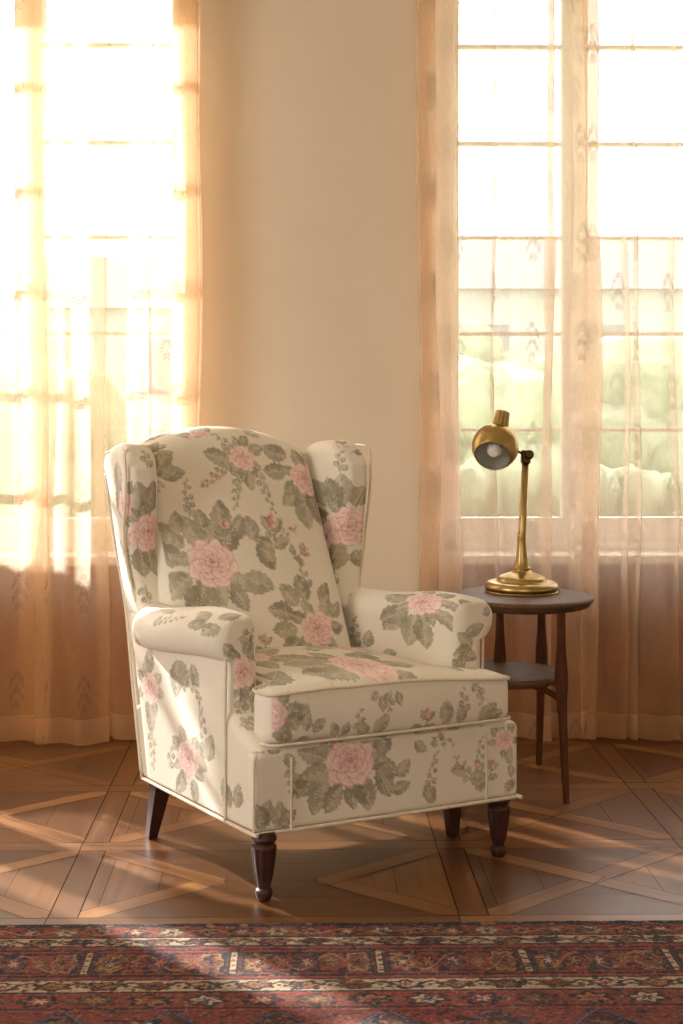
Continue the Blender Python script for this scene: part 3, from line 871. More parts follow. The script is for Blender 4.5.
MOT = {
 'back:F': [
  ('leaf', .125, .760, .105, 2.5, 1), ('leaf', .120, .730, .105, 3.0, 2), ('leaf', .125, .690, .110, 3.9, 3), ('leaf', .150, .660, .110, 4.3, 4),
  ('leaf', .170, .770, .090, 2.1, 5), ('leaf', .165, .650, .105, 4.6, 6), ('leaf', .185, .780, .085, 1.7, 7), ('leaf', .230, .785, .105, 1.45, 8), ('leaf', .262, .770, .085, 1.1, 9),
  ('leaf', .235, .655, .085, 5.1, 10), ('leaf', .262, .675, .110, 5.9, 11), ('leaf', .115, .790, .07, 1.6, 13),
  ('sprig', .155, .830, .10, 1.5, 12), ('rose', .188, .714, .072, .4, 2), ('bud', .245, .815, .018, 1.4, 9),
  ('leaf', .330, .770, .100, -1.15, 14), ('leaf', .325, .765, .080, 1.8, 15), ('budsprig', .345, .765, .115, .25, 16), ('bud', .385, .815, .030, 1.4, 17),
  ('leaf', .300, .985, .085, 2.9, 20), ('budsprig', .310, .985, .125, 3.75, 21), ('sprig', .320, .960, .110, -1.9, 22), ('leaf', .345, .960, .070, -1.6, 23),
  ('sprig', .372, .960, .120, -1.35, 24), ('sprig', .315, 1.0, .06, 2.1, 25), ('rose', .340, .990, .040, 1, 26),
  ('leaf', .480, .985, .090, 2.7, 30), ('leaf', .470, .950, .085, 3.1, 31), ('leaf', .490, .905, .085, 3.9, 32), ('leaf', .500, .900, .125, 4.75, 33), ('leaf', .545, .880, .11, 4.9, 35), ('rose', .527, .925, .052, 0, 34),
  ('leaf', .400, .570, .090, 2.9, 40), ('leaf', .415, .590, .085, 2.2, 41), ('leaf', .440, .600, .085, 1.7, 42), ('sprig', .455, .63, .075, 1.7, 43), ('leaf', .49, .59, .07, 1.1, 44),
  ('leaf', .400, .535, .085, 3.2, 45), ('leaf', .405, .505, .09, 3.7, 48), ('rose', .463, .528, .055, 0, 46), ('leaf', .51, .555, .06, .7, 47),
  ('leaf', .085, .960, .085, .75, 50), ('leaf', .090, .945, .085, .15, 51), ('leaf', .075, .955, .07, 1.5, 54), ('bud', .082, .915, .018, -1.3, 52), ('bud', .300, .515, .017, 1.3, 53), ('bud', .470, .735, .018, .4, 55)],
 'wingL:F': [('leaf', .000, .845, .105, 1.8, 1), ('leaf', .020, .850, .100, 1.5, 2), ('leaf', .050, .860, .070, 1.3, 3), ('leaf', .010, .765, .095, -1.5, 4), ('leaf', .040, .755, .090, -1.3, 5),
  ('rose', .028, .800, .058, 0, 6), ('sprig', .020, .660, .070, -1.5, 7), ('sprig', .06, .64, .06, .4, 8), ('sprig', .01, .97, .05, 1.4, 9)],
 'wingL:L': [('leaf', -.655, .985, .10, -1.4, 1), ('leaf', -.64, .93, .10, -1.6, 2), ('leaf', -.66, .90, .08, -1.2, 5), ('rose', -.605, .875, .040, 0, 3), ('sprig', -.64, .78, .12, -1.3, 4), ('leaf', -.615, .72, .08, -1.4, 6)],
 'wingR:Q': [('leaf', .010, .850, .105, 1.6, 1), ('leaf', -.010, .850, .095, 1.9, 2), ('leaf', -.045, .850, .100, 2.2, 3), ('leaf', .050, .850, .070, 1.2, 4), ('leaf', -.030, .800, .085, 2.8, 5),
  ('leaf', .000, .735, .085, -1.9, 6), ('leaf', .045, .725, .060, -1.3, 7), ('leaf', -.06, .79, .07, 2.0, 10), ('rose', .025, .790, .062, 0, 8), ('sprig', .005, .945, .055, 1.6, 9), ('sprig', .04, 1.0, .05, .6, 11), ('sprig', -.03, .62, .09, 1.9, 12)],
 'armR:Q': [('leaf', -.190, 1.205, .105, -2.2, 1), ('leaf', -.180, 1.200, .100, -2.6, 2), ('leaf', -.160, 1.190, .100, -1.8, 3), ('leaf', -.140, 1.185, .090, -1.45, 4), ('leaf', -.110, 1.215, .075, -.5, 5), ('leaf', -.19, 1.235, .09, 3.0, 6),
  ('rose', -.145, 1.235, .050, 0, 7), ('sprig', -.330, 1.060, .085, 1.6, 8), ('leaf', -.30, 1.07, .06, 1.3, 9), ('leaf', -.075, 1.30, .055, -1.0, 10), ('sprig', -.06, 1.27, .05, .4, 11), ('leaf', -.25, 1.06, .05, .4, 12), ('sprig', -.36, 1.2, .07, 2.8, 13)],
 'armR:F': [('leaf', .675, .520, .065, 2.5, 1), ('leaf', .670, .520, .060, 3.6, 2), ('leaf', .650, .555, .065, .3, 3), ('leaf', .640, .510, .06, -.5, 4), ('leaf', .655, .49, .07, -2.6, 6), ('leaf', .700, .600, .045, .4, 5)],
 'armL:F': [('leaf', .015, .545, .050, 2.3, 1), ('leaf', .040, .548, .050, 1.2, 2), ('rose', .036, .506, .044, 0, 3), ('sprig', .030, .470, .100, -1.5, 4), ('sprig', .045, .462, .07, -1.3, 5), ('leaf', .02, .37, .06, -1.9, 6), ('leaf', .04, .38, .06, -1.2, 7),
  ('leaf', .06, .34, .05, -.5, 8), ('leaf', .005, .50, .04, 3.0, 9), ('sprig', .02, .585, .06, .3, 10)],
 'armL:Q': [('leaf', -.165, .600, .085, 2.7, 1), ('leaf', -.160, .590, .080, 3.5, 2), ('leaf', -.12, .60, .07, -2.2, 3), ('leaf', -.14, .62, .07, 1.4, 4), ('sprig', -.43, .555, .14, .25, 5), ('sprig', -.36, .60, .12, 2.9, 6), ('leaf', -.06, .615, .05, 1.0, 26),
  ('leaf', -.360, .500, .090, -1.2, 7), ('leaf', -.375, .500, .110, -1.6, 8), ('leaf', -.30, .50, .07, -1.0, 9), ('sprig', -.340, .480, .09, -.7, 10),
  ('leaf', -.535, .44, .08, 1.4, 11), ('rose', -.53, .400, .048, 0, 12), ('leaf', -.53, .36, .085, -1.4, 13), ('sprig', -.515, .29, .09, -1.5, 14),
  ('sprig', -.225, .285, .150, 1.75, 15), ('leaf', -.22, .28, .08, 1.2, 16), ('leaf', -.24, .27, .08, 2.3, 17), ('rose', -.315, .265, .050, 0, 18), ('leaf', -.33, .225, .08, -2.2, 19), ('leaf', -.29, .22, .07, -1.3, 20),
  ('sprig', -.085, .40, .12, 1.6, 21), ('leaf', -.08, .20, .07, 1.3, 22), ('leaf', -.11, .19, .08, 1.9, 23), ('sprig', -.42, .22, .08, 1.2, 24)],
 'cushion:T': [('leaf', .285, .060, .120, 2.8, 1), ('leaf', .270, .035, .110, 3.1, 2), ('leaf', .290, .090, .120, 2.4, 3), ('leaf', .400, .090, .090, .7, 4), ('leaf', .415, .045, .090, .2, 5), ('rose', .345, .050, .070, 0, 6),
  ('leaf', .050, .020, .120, 1.0, 7), ('leaf', .060, .020, .120, .6, 8), ('leaf', .050, .03, .130, 1.4, 9), ('budsprig', .560, .010, .13, 1.1, 10), ('leaf', .60, .03, .08, .5, 11),
  ('rose', .17, .19, .06, 0, 12), ('leaf', .22, .2, .09, .3, 13), ('leaf', .12, .18, .09, 3, 14), ('sprig', .33, .17, .12, .4, 15), ('rose', .47, .2, .05, 0, 16), ('leaf', .44, .2, .08, 3, 17)],
 'cushion:F': [('leaf', .070, .400, .085, .7, 1), ('leaf', .070, .440, .075, -.2, 2), ('leaf', .075, .440, .065, -1.1, 3), ('rose', .033, .430, .046, 0, 4), ('leaf', .12, .385, .05, 1.3, 5), ('leaf', .14, .38, .05, .8, 6), ('leaf', .10, .36, .06, -.2, 7),
  ('leaf', .205, .362, .045, 2.0, 8), ('leaf', .215, .362, .045, 1.1, 9), ('sprig', .262, .358, .060, 1.6, 10), ('leaf', .30, .362, .065, .75, 11), ('leaf', .285, .36, .05, 2.2, 24), ('leaf', .310, .462, .035, -2.2, 12), ('leaf', .318, .450, .045, -1.4, 13), ('leaf', .36, .455, .04, -1.2, 14), ('sprig', .345, .46, .055, -1.8, 15),
  ('bud', .445, .395, .019, 1.4, 16), ('leaf', .497, .362, .070, 1.5, 17), ('leaf', .535, .362, .050, 1.1, 18), ('sprig', .548, .385, .055, 1.6, 19), ('leaf', .595, .362, .070, .7, 20), ('leaf', .605, .362, .07, .3, 21), ('sprig', .590, .458, .050, -1.4, 22), ('leaf', .545, .362, .05, 1.8, 23)],
 'frame:F': [('leaf', .185, .315, .085, 2.9, 1), ('leaf', .175, .285, .105, -2.5, 2), ('leaf', .185, .265, .100, -2.0, 3), ('leaf', .225, .245, .085, -2.2, 4), ('leaf', .285, .250, .085, -1.45, 5), ('leaf', .315, .280, .080, -.4, 6), ('leaf', .32, .275, .09, -1.1, 7),
  ('leaf', .325, .300, .075, 1.2, 8), ('leaf', .30, .31, .08, 1.7, 9), ('rose', .248, .296, .068, 0, 10), ('leaf', .375, .245, .06, .9, 11), ('leaf', .36, .21, .06, .4, 25), ('sprig', .455, .170, .125, 1.35, 12), ('leaf', .48, .175, .06, 2.2, 26), ('budsprig', .600, .180, .135, 1.45, 13), ('sprig', .590, .205, .09, 2.2, 14), ('leaf', .57, .235, .055, 2.9, 15), ('leaf', .60, .19, .05, .8, 27),
  ('leaf', .42, .325, .05, -.6, 28), ('sprig', .47, .33, .06, -.3, 29), ('rose', .682, .302, .030, 0, 16), ('leaf', .690, .275, .045, -1.3, 17), ('bud', .645, .245, .016, 1.2, 18), ('leaf', .685, .170, .05, .9, 19), ('leaf', .70, .24, .04, -1.5, 30), ('leaf', .020, .165, .080, 1.3, 20), ('leaf', .03, .165, .07, 1.9, 21), ('leaf', .06, .165, .07, 1.4, 22), ('leaf', .085, .335, .05, -1.2, 23), ('sprig', .10, .30, .05, -1.6, 24), ('leaf', .07, .165, .06, .8, 31)],
}
# cloth is stretched in these panels: horizontal and vertical pull of the print
PULL = {'wingR:Q': (1.75, 1.0), 'armR:Q': (1.6, 1.0), 'armL:Q': (1.15, 1.0), 'cushion:T': (1.0, 1.9), 'wingL:L': (1.3, 1.0), 'armL:F': (1.0, 1.0)}
def scatter(C, x, y, seed, dens=0.16):
    """repeat of the print for panels without placed motifs"""
    x0, x1, y0, y1 = x.min(), x.max(), y.min(), y.max()
    rs = np.random.RandomState(seed)
    j = 0; yy = y0
    while yy < y1:
        xx = x0 + (j % 2) * dens * .5
        while xx < x1:
            k = rs.choice(['rose', 'leaves', 'sprig', 'budsprig'])
            mm(C, x, y, k, xx, yy, {'rose': .04, 'leaves': .06, 'sprig': .09, 'budsprig': .09}[k], rs.uniform(0, 6.28), rs.randint(1, 60)); xx += dens
        yy += dens * .75; j += 1
def mm(C, x, y, k, cx, cy, sz, rot, seed):
    R = sz * 3.4 + 0.03
    sel = np.where((np.abs(x - cx) < R) & (np.abs(y - cy) < R))[0]
    if len(sel) == 0: return
    c = C[sel]; motif(c, x[sel], y[sel], k, cx, cy, sz, rot, seed); C[sel] = c
def paint(P, Nrm, part):
    """P in design coordinates. Front faces use (a,z), sides (b,z), tops (a,b)."""
    C = np.tile(CREAM, (len(P), 1)) * (0.97 + 0.05 * vnoise(P[:, 0] + P[:, 1], P[:, 2], 12, 1))[:, None]
    ax = np.abs(Nrm) * np.array([1.0, 1.05, 1.0])
    face = ax.argmax(1)
    if part.startswith('arm'):
        face = np.where((Nrm[:, 1] < -0.75), 1, np.where(face == 1, 0, face))
    side = {0: np.where(Nrm[:, 0] < 0, 'L', 'R'), 1: np.where(Nrm[:, 1] < 0, 'F', 'B'), 2: np.where(Nrm[:, 2] > 0, 'T', 'D')}
    lab = np.where(face == 0, side[0], np.where(face == 1, side[1], side[2]))
    if part == 'wingR':       # print runs on round the front edge of the wing
        lab = np.where((lab == 'L') | (lab == 'F'), 'Q', lab)
    if part.startswith('arm'):    # and over the crown of the arms
        lab = np.where((lab == 'L') | (lab == 'T'), 'Q', lab)
    for L_ in ('L', 'R', 'F', 'B', 'T', 'D', 'Q'):
        sel = np.where(lab == L_)[0]
        if len(sel) == 0: continue
        if L_ == 'Q' and part == 'wingR': x, y = P[sel, 0] - P[sel, 1], P[sel, 2]
        elif L_ == 'Q': x, y = -P[sel, 1], P[sel, 2] + P[sel, 0]
        elif L_ in 'LR': x, y = -P[sel, 1], P[sel, 2]
        elif L_ in 'FB': x, y = P[sel, 0], P[sel, 2]
        else: x, y = P[sel, 0], P[sel, 1]
        key = part + ':' + L_
        c = C[sel].copy()
        if key in MOT:
            sx, sy = PULL.get(key, (1.0, 1.0))
            for (k, cx, cy, sz, rot, seed) in MOT[key]: mm(c, x / sx, y / sy, k, cx / (sx if key != 'armR:Q' else 1.0), cy if key == 'cushion:T' else cy / sy, sz, rot, seed)
        elif L_ != 'D' and L_ in ('B', 'R', 'T'): scatter(c, x, y, sum(map(ord, key)))
        C[sel] = c
    return C
def fabric_part(name, P, Fq, part):
    Nrm = normals(P, Fq)
    C = paint(P, Nrm, part)
    return mesh_obj(name, A2L(P), Fq[:, ::1], M['fabric'], chair, colors=C)
def piping(pts, r=0.0042, sub=8, closed=False, parent=None, name='piping'):
    pts = [tuple(p) for p in pts]
    if closed: pth = pts
    else: pth = smooth_prof(pts, sub)
    V, Fc = tube(A2L(np.array(pth)), r, 8, closed)
    return mesh_obj(name, V, Fc, M['welt'], parent if parent is not None else chair)

BB0 = CD
def bback(z): return BB0 + (z - 0.155) * 0.245
Z0 = 0.155
# seat frame (front rail and body below the cushion)
P, Fq, Uv = rbox(0.004, CW + 0.007, 0.0, CD, Z0, 0.345, 0.018)
P[:, 1] += np.where(P[:, 1] > CD * .6, (P[:, 2] - Z0) * 0.245, 0) - 0.004 * np.sin(np.clip((P[:, 0] - .1) / .52, 0, 1) * math.pi)
seat_frame = fabric_part('seat_frame', P, Fq, 'frame')
# arms
def arm(side):
    # local across coordinate s measured from the outer face inwards, 0..0.12
    P, Fq, Uv = rbox(0, 1, 0, 1, 0, 1, (0.34, 0.10, 0.03), 0.0065)
    # resample: non uniform box, scaled to size below
    zt = 0.655
    q = P.copy()
    z = Z0 + (zt - Z0) * q[:, 2]
    roll = np.sqrt(np.clip(1 - ((z - 0.597) / 0.062) ** 2, 0, 1))
    out = np.where(z > 0.535, roll * (0.045 if side < 0 else 0.038), 0) * (1 - sstep(q[:, 1], 0.74, 0.80))
    inn = 0.088 if side < 0 else 0.118
    Lx = -out
    Rx = inn + 0.008 * sstep(-z, -0.42, -0.34)
    topr = np.sqrt(np.clip(1 - (np.clip(z - 0.60, 0, 1) / 0.0555) ** 2, 0, 1))   # round crown
    mid = (Lx + Rx) / 2; hw = (Rx - Lx) / 2 * np.where(z > 0.60, 0.35 + 0.65 * topr, 1)
    s = mid + hw * (q[:, 0] * 2 - 1)
    b0 = 0.115 - 0.113 * sstep(-z, -0.42, -0.335) - 0.006 * sstep(z, .5, .6)
    b1 = bback(z) - 0.01
    b = b0 + (b1 - b0) * q[:, 1]
    # crown sags slightly towards the front
    z = z - 0.012 * (z > 0.5) * (1 - sstep(b, 0.10, 0.30)) * sstep(z, .5, .65) - 0.040 * sstep(b, .12, .55) * sstep(z, .45, .58)
    a = s if side < 0 else CW - s
    D = np.stack([a, b, z], 1)
    if side > 0: Fq = Fq[:, ::-1]
    return D, Fq
D, Fq = arm(-1)
arm_l = fabric_part('arm', D, Fq, 'armL')
D, Fq = arm(1)
arm_r = fabric_part('arm', D, Fq, 'armR')
# backrest: arched, reclined, softly crowned
def backf(z): return 0.475 + (z - 0.45) * 0.40
P, Fq, Uv = rbox(0.055, 0.58, 0, 0.14, 0.36, 1.075, 0.042)
ca = 0.3175; hwid = 0.2625
t = (P[:, 0] - ca) / hwid
zn = (P[:, 2] - 0.36) / 0.715
P[:, 0] = ca + (P[:, 0] - ca) * (1 - 0.04 * zn) - 0.008 * zn
P[:, 2] = 0.36 + (P[:, 2] - 0.36) * (1 - 0.095 * t * t * np.clip(zn, 0, 1) ** 2)
front = 1 - P[:, 1] / 0.14
th = 0.14
base = backf(P[:, 2])
crown = 0.030 * (1 - t ** 2) * np.sin(np.clip(zn, 0, 1) * math.pi) ** .7
topcurl = 0.0
P[:, 1] = base + P[:, 1] * (1 + 0.0 * zn) - crown * front
back = fabric_part('backrest', P, Fq, 'back')
# wings
def wing(side):
    P, Fq, Uv = rbox(0, 1, 0, 1, 0, 1, (0.36, 0.24, 0.07), 0.0085)
    zb, zt = 0.56, 1.035
    z = zb + (zt - zb) * P[:, 2]
    t = P[:, 2]
    # depth range: front edge swells forward at the top and curves in to the arm
    bf = 0.595 - 0.045 * sstep(t, .35, .85) + 0.012 * t - 0.03 * (1 - sstep(t, 0, .18))
    bb = bback(z) + 0.002
    b = bf + (bb - bf) * P[:, 1]
    # rounded top outline
    u = P[:, 1]
    z = z - 0.055 * sstep(t, .6, 1) * np.abs(u * 1.5 - .5) ** 2.5 - 0.03 * sstep(t, .7, 1) * (1 - sstep(u, 0, .3))
    front = 1 - u
    thick = 0.085 + 0.012 * front * sstep(t, .1, .6)
    if side < 0:
        outer = 0.003 - (0.030 * front ** 1.4) * sstep(t, 0.0, 0.5) - 0.026 * t
        a = outer + thick * P[:, 0]
    else:
        outer = 0.668 + (0.030 * front ** 1.3) * sstep(t, 0.0, 0.5) - 0.020 * t
        a = outer - thick * P[:, 0]
        Fq = Fq[:, ::-1]
    return np.stack([a, b, z], 1), Fq
D, Fq = wing(-1); wing_l = fabric_part('wing', D, Fq, 'wingL')
D, Fq = wing(1); wing_r = fabric_part('wing', D, Fq, 'wingR')
# outer back panel closing the rear between the wings
P, Fq, Uv = rbox(0.01, 0.655, 0, 0.03, 0.30, 0.97, 0.012, 0.006)
P[:, 1] = bback(P[:, 2]) - 0.012 + P[:, 1] * 0.6
fabric_part('rear_panel', P, Fq, 'rear')
# T-shaped seat cushion
def ctrim(a, b):
    """narrow the cushion behind the arms"""
    k = sstep(b, 0.055, 0.10)
    lo = 0.034 + k * 0.063; hi = 0.695 - k * 0.100
    return lo + (hi - lo) * a
P, Fq, Uv = rbox(0, 0.685, -0.012, 0.50, 0.352, 0.475, (0.028, 0.028, 0.026))
an = P[:, 0] / 0.685
crown = (np.clip(1 - ((an - .5) / .5) ** 2, 0, 1) ** .6) * (np.clip(1 - ((P[:, 1] - .24) / .27) ** 2, 0, 1) ** .5)
P[:, 0] = ctrim(an, P[:, 1])
zc = (P[:, 2] - 0.4135) / 0.0615
P[:, 2] += np.where(zc > 0, zc * 0.030 * crown, zc * 0.004 * crown) + 0.004 * (P[:, 0] < .2) - 0.012 * sstep(an, .5, 1) * (zc + 1) / 2
P[:, 1] -= 0.012 * np.cos(zc * 1.5) * (P[:, 1] < .05) * np.sin(an * math.pi) ** .5
cushion = fabric_part('seat_cushion', P, Fq, 'cushion')
def cush_loop(z, e=0.002):
    pts = []
    def line(p, q, n=14):
        for i in range(n): pts.append((p[0] + (q[0] - p[0]) * i / n, p[1] + (q[1] - p[1]) * i / n))
    c = [(0.033, -0.012), (0.696, -0.012), (0.696, 0.07), (0.596, 0.11), (0.596, 0.50), (0.097, 0.50), (0.097, 0.11), (0.033, 0.07)]
    r = 0.026
    n = len(c)
    for i in range(n):
        p0, p1, p2 = np.array(c[i - 1]), np.array(c[i]), np.array(c[(i + 1) % n])
        d1 = (p0 - p1) / np.linalg.norm(p0 - p1); d2 = (p2 - p1) / np.linalg.norm(p2 - p1)
        A, B = p1 + d1 * r, p1 + d2 * r
        for k in range(6):
            t = k / 5; pts.append(tuple((1 - t) ** 2 * A + 2 * t * (1 - t) * p1 + t * t * B))
        nx = np.array(c[(i + 1) % n]); C_ = nx - d2 * r if np.linalg.norm(nx - p1) > .06 else None
        if C_ is not None:
            for k in range(1, 10): pts.append(tuple(B + (C_ - B) * k / 10))
    out = []
    for (a, b) in pts:
        zz = z + 0.004 * (a < .2) * (z > .42) - 0.012 * sstep((a - .01) / .685, .5, 1) * (z > .42)
        zz += (0.010 * math.sin(min(1, max(0, (a - .01) / .685)) * math.pi) if z > .42 else -0.002)
        bb = b - (0.008 * math.sin(min(1, max(0, (a - .01) / .685)) * math.pi) ** .5 if b < .0 else 0)
        out.append((a, bb, zz))
    return out
piping(cush_loop(0.468), 0.0040, closed=True, parent=cushion)
piping(cush_loop(0.360), 0.0040, closed=True, parent=cushion)
# welts of the body: bottom edge, front post seams, arm fronts, wings
zb_ = Z0 + 0.002
piping([(0.002, CD - .01, zb_), (0.0, CD * .5, zb_), (0.0, 0.012, zb_), (0.010, -0.001, zb_), (0.03, -0.003, zb_), (CW / 2, -0.006, zb_), (CW - .03, -0.003, zb_), (CW - .004, -0.001, zb_), (CW + .005, 0.014, zb_), (CW + .005, CD * .5, zb_), (CW - .002, CD - .01, zb_)], 0.0046, 14)
piping([(0.003, 0.003, Z0), (0.003, 0.001, 0.25), (0.006, 0.004, 0.325), (0.03, 0.02, 0.345)], 0.0032)
piping([(0.094, -0.003, Z0), (0.094, -0.004, 0.25), (0.096, -0.001, 0.325)], 0.0032)
piping([(CW - 0.094, -0.003, Z0), (CW - 0.094, -0.004, 0.25), (CW - 0.096, -0.001, 0.325)], 0.0032)
piping([(-0.0035, 0.122, Z0 + .004), (-0.0035, 0.122, 0.30), (-0.0035, 0.122, 0.45), (-0.003, 0.122, 0.530), (-0.002, 0.15, 0.537), (-0.003, 0.30, 0.545), (-0.003, 0.52, 0.552)], 0.0036)
piping([(CW - 0.002, 0.135, 0.36), (CW - .006, 0.128, 0.45), (CW - .005, 0.126, 0.535)], 0.0036)
piping([(0.000, bback(0.16) - .012, 0.16), (0.000, bback(.4) - .014, .40), (0.001, bback(.6) - .016, .60), (-0.012, bback(.8) - .014, .80), (-.016, bback(.95) - .014, .95)], 0.0042)

for (f_, sgn) in ((-1, -1), (1, 1)):
    pts = []
    for t in (0.12, .3, .5, .7, .85, .95):
        z = 0.56 + 0.475 * t
        bfz = 0.595 - 0.045 * float(sstep(t, .35, .85)) + 0.012 * t
        if f_ < 0: av = 0.003 - 0.030 * float(sstep(t, 0, .5)) - 0.026 * t + .004
        else: av = 0.668 + 0.030 * float(sstep(t, 0, .5)) - 0.020 * t - .004
        pts.append((av, bfz + .012, z - .004 * (t > .9)))
    zt_ = 1.027
    av = pts[-1][0] + (.012 if f_ < 0 else -.012)
    pts += [(av, .585, zt_ - .006), (av + (.012 if f_ < 0 else -.01), .66, zt_ - .008), (av + (.012 if f_ < 0 else -.01), .74, zt_ - .02)]
    piping(pts, 0.0036, parent=(wing_l if f_ < 0 else wing_r))
# legs: front turned and reeded, rear square tapered
def front_leg(a, b):
    prof = smooth_prof([(0.026, 0.160), (0.028, 0.150), (0.030, 0.143), (0.026, 0.137), (0.024, 0.132), (0.029, 0.126), (0.0285, 0.110), (0.025, 0.080), (0.0195, 0.050), (0.0150, 0.034), (0.0145, 0.030), (0.0195, 0.025), (0.0200, 0.016), (0.0165, 0.006), (0.012, 0.0), (0.0, 0.0)], 4)
    rib = lambda t, z: 1 - (0.085 * (0.5 + 0.5 * math.cos(t * 10)) ** 1.5 if 0.044 < z < 0.122 else 0)
    V, Fc = lathe(prof, 80, rib)
    c = A2L(np.array([[a, b, 0]]))[0]
    return mesh_obj('leg', V + np.array([c[0], c[1], 0]), Fc, M['legwood'], chair)
def rear_leg(a, b, da, db):
    bm = bmesh.new(); add_box(bm, -0.5, 0.5, -0.5, 0.5, 0, 1, bev=0.06)
    c = A2L(np.array([[a, b, 0]]))[0]; c1 = A2L(np.array([[a + da, b + db, 0]]))[0]
    for v in bm.verts:
        t = v.co.z; wdt = 0.025 + 0.024 * t
        v.co = Vector((v.co.x * wdt + c[0] + (c1[0] - c[0]) * t ** 1.3, v.co.y * wdt + c[1] + (c1[1] - c[1]) * t ** 1.3, 0.162 * t))
    return bm_obj('leg', bm, M['legwood'], chair)
front_leg(0.033, 0.010); front_leg(0.692, 0.036)
rear_leg(0.022, 0.565, 0.012, -0.035); rear_leg(0.700, 0.232, -0.006, -0.004)

# ------------------------------------------------------------------ side table
tc_ = C2W(0.606, 4.20)
table = empty('side_table', tc_)
tag(table, 'round dark wooden two-tier side table behind the armchair, carrying the brass lamp', 'side table')
TR, TZ = 0.211, 0.567
V, Fc = lathe(smooth_prof([(0.0, TZ - 0.032), (0.17, TZ - 0.032), (0.195, TZ - 0.030), (0.203, TZ - 0.022), (0.204, TZ - 0.018), (TR, TZ - 0.014), (TR + .001, TZ - 0.007), (TR - 0.004, TZ - 0.001), (TR - 0.012, TZ), (TR - 0.03, TZ), (0.0, TZ)], 4), 96)
mesh_obj('tabletop', V, Fc, M['tablewood'], table)
SZ = 0.338
V, Fc = lathe(smooth_prof([(0.0, SZ - 0.026), (0.135, SZ - 0.026), (0.160, SZ - 0.022), (0.168, SZ - 0.012), (0.168, SZ - 0.004), (0.160, SZ), (0.150, SZ - .001), (0.0, SZ - .001)], 4), 80)
V[:, 0] += -0.045; V[:, 1] += 0.0
mesh_obj('shelf', V, Fc, M['tablewood'], table)
def tleg(dx, dy, fx, fy):
    bm = bmesh.new()
    pts = smooth_prof([(dx, dy, TZ - 0.03, .017), (dx, dy, 0.44, .020), (dx, dy, 0.345, .030), (dx + .2 * (fx - dx), dy + .2 * (fy - dy), 0.27, .021), (dx + .6 * (fx - dx), dy + .6 * (fy - dy), 0.13, .017), (fx, fy, 0.0, .0125)], 5)
    rings = []
    for (x, y, z, w_) in pts:
        h = w_ * .62; d = .010
        rings.append([bm.verts.new((x + sx, y + sy, z)) for sx, sy in ((-h, -d * .6), (-h * .5, -d), (h * .5, -d), (h, -d * .6), (h, d * .6), (h * .5, d), (-h * .5, d), (-h, d * .6))])
    for i in range(len(rings) - 1):
        for k in range(8): bm.faces.new((rings[i][k], rings[i][(k + 1) % 8], rings[i + 1][(k + 1) % 8], rings[i + 1][k]))
    bm.faces.new(rings[0]); bm.faces.new(rings[-1])
    return bm_obj('leg', bm, M['tableleg'], table)
tleg(0.085, -0.172, 0.093, -0.208)
tleg(0.088, 0.165, 0.088, 0.215)
tleg(-0.045, 0.150, -0.052, 0.190)
tleg(-0.178, -0.06, -0.200, -0.075)
# curved brackets between shelf and legs
for (sx, sy, ex, ey) in ((0.02, -0.10, 0.083, -0.168), (0.02, 0.10, 0.086, 0.162), (-0.10, -0.03, -0.172, -0.058)):
    pth = smooth_prof([(sx, sy, SZ - 0.028), ((sx + ex) / 2, (sy + ey) / 2, SZ - 0.034), (ex * .97 + sx * .03, ey * .97 + sy * .03, SZ - 0.052), (ex, ey, SZ - 0.085)], 5)
    V, Fc = tube(pth, np.linspace(.008, .011, len(pth)), 10); mesh_obj('bracket', V, Fc, M['tableleg'], table)

# ------------------------------------------------------------------ brass desk lamp
lp = C2W(0.6150, 4.27, TZ)
lamp = empty('desk_lamp', lp)
tag(lamp, 'aged brass desk lamp with globe shade standing on the round side table', 'desk lamp')
prof = smooth_prof([(0.0, 0.0), (0.100, 0.0), (0.108, 0.004), (0.112, 0.012), (0.110, 0.022), (0.102, 0.029), (0.090, 0.031), (0.078, 0.032), (0.074, 0.038), (0.070, 0.044), (0.052, 0.052), (0.032, 0.060), (0.026, 0.066), (0.028, 0.071), (0.023, 0.078), (0.0185, 0.095), (0.0150, 0.120), (0.0130, 0.150), (0.0120, 0.175), (0.0, 0.175)], 5)
V, Fc = lathe(prof, 72); mesh_obj('base', V, Fc, M['brass'], lamp)
K = 4.27 / F      # metres per pixel at the lamp
zt = H + (400 - 461) * K - TZ
px_pole = (526 - 522) * K
V, Fc = tube([(0.0, 0, 0.08), (0.001, 0, 0.165), (px_pole, 0, zt)], [.0118, .0118, .0108], 20); mesh_obj('pole', V, Fc, M['brass'], lamp)
# hinge block with knob at the pole head
bm = bmesh.new(); add_box(bm, px_pole - .014, px_pole + .014, -.014, .014, zt - 0.008, zt + 0.034, bev=.005)
h_ = bm_obj('hinge', bm, M['brassdark'], lamp)
V, Fc = lathe(smooth_prof([(0, -.022), (.012, -.022), (.015, -.014), (.015, .014), (.012, .022), (0, .022)], 3), 24)
V = V[:, [0, 2, 1]] + np.array([px_pole + .008, 0, zt + .020]); mesh_obj('knob', V, Fc, M['brassdark'], h_)
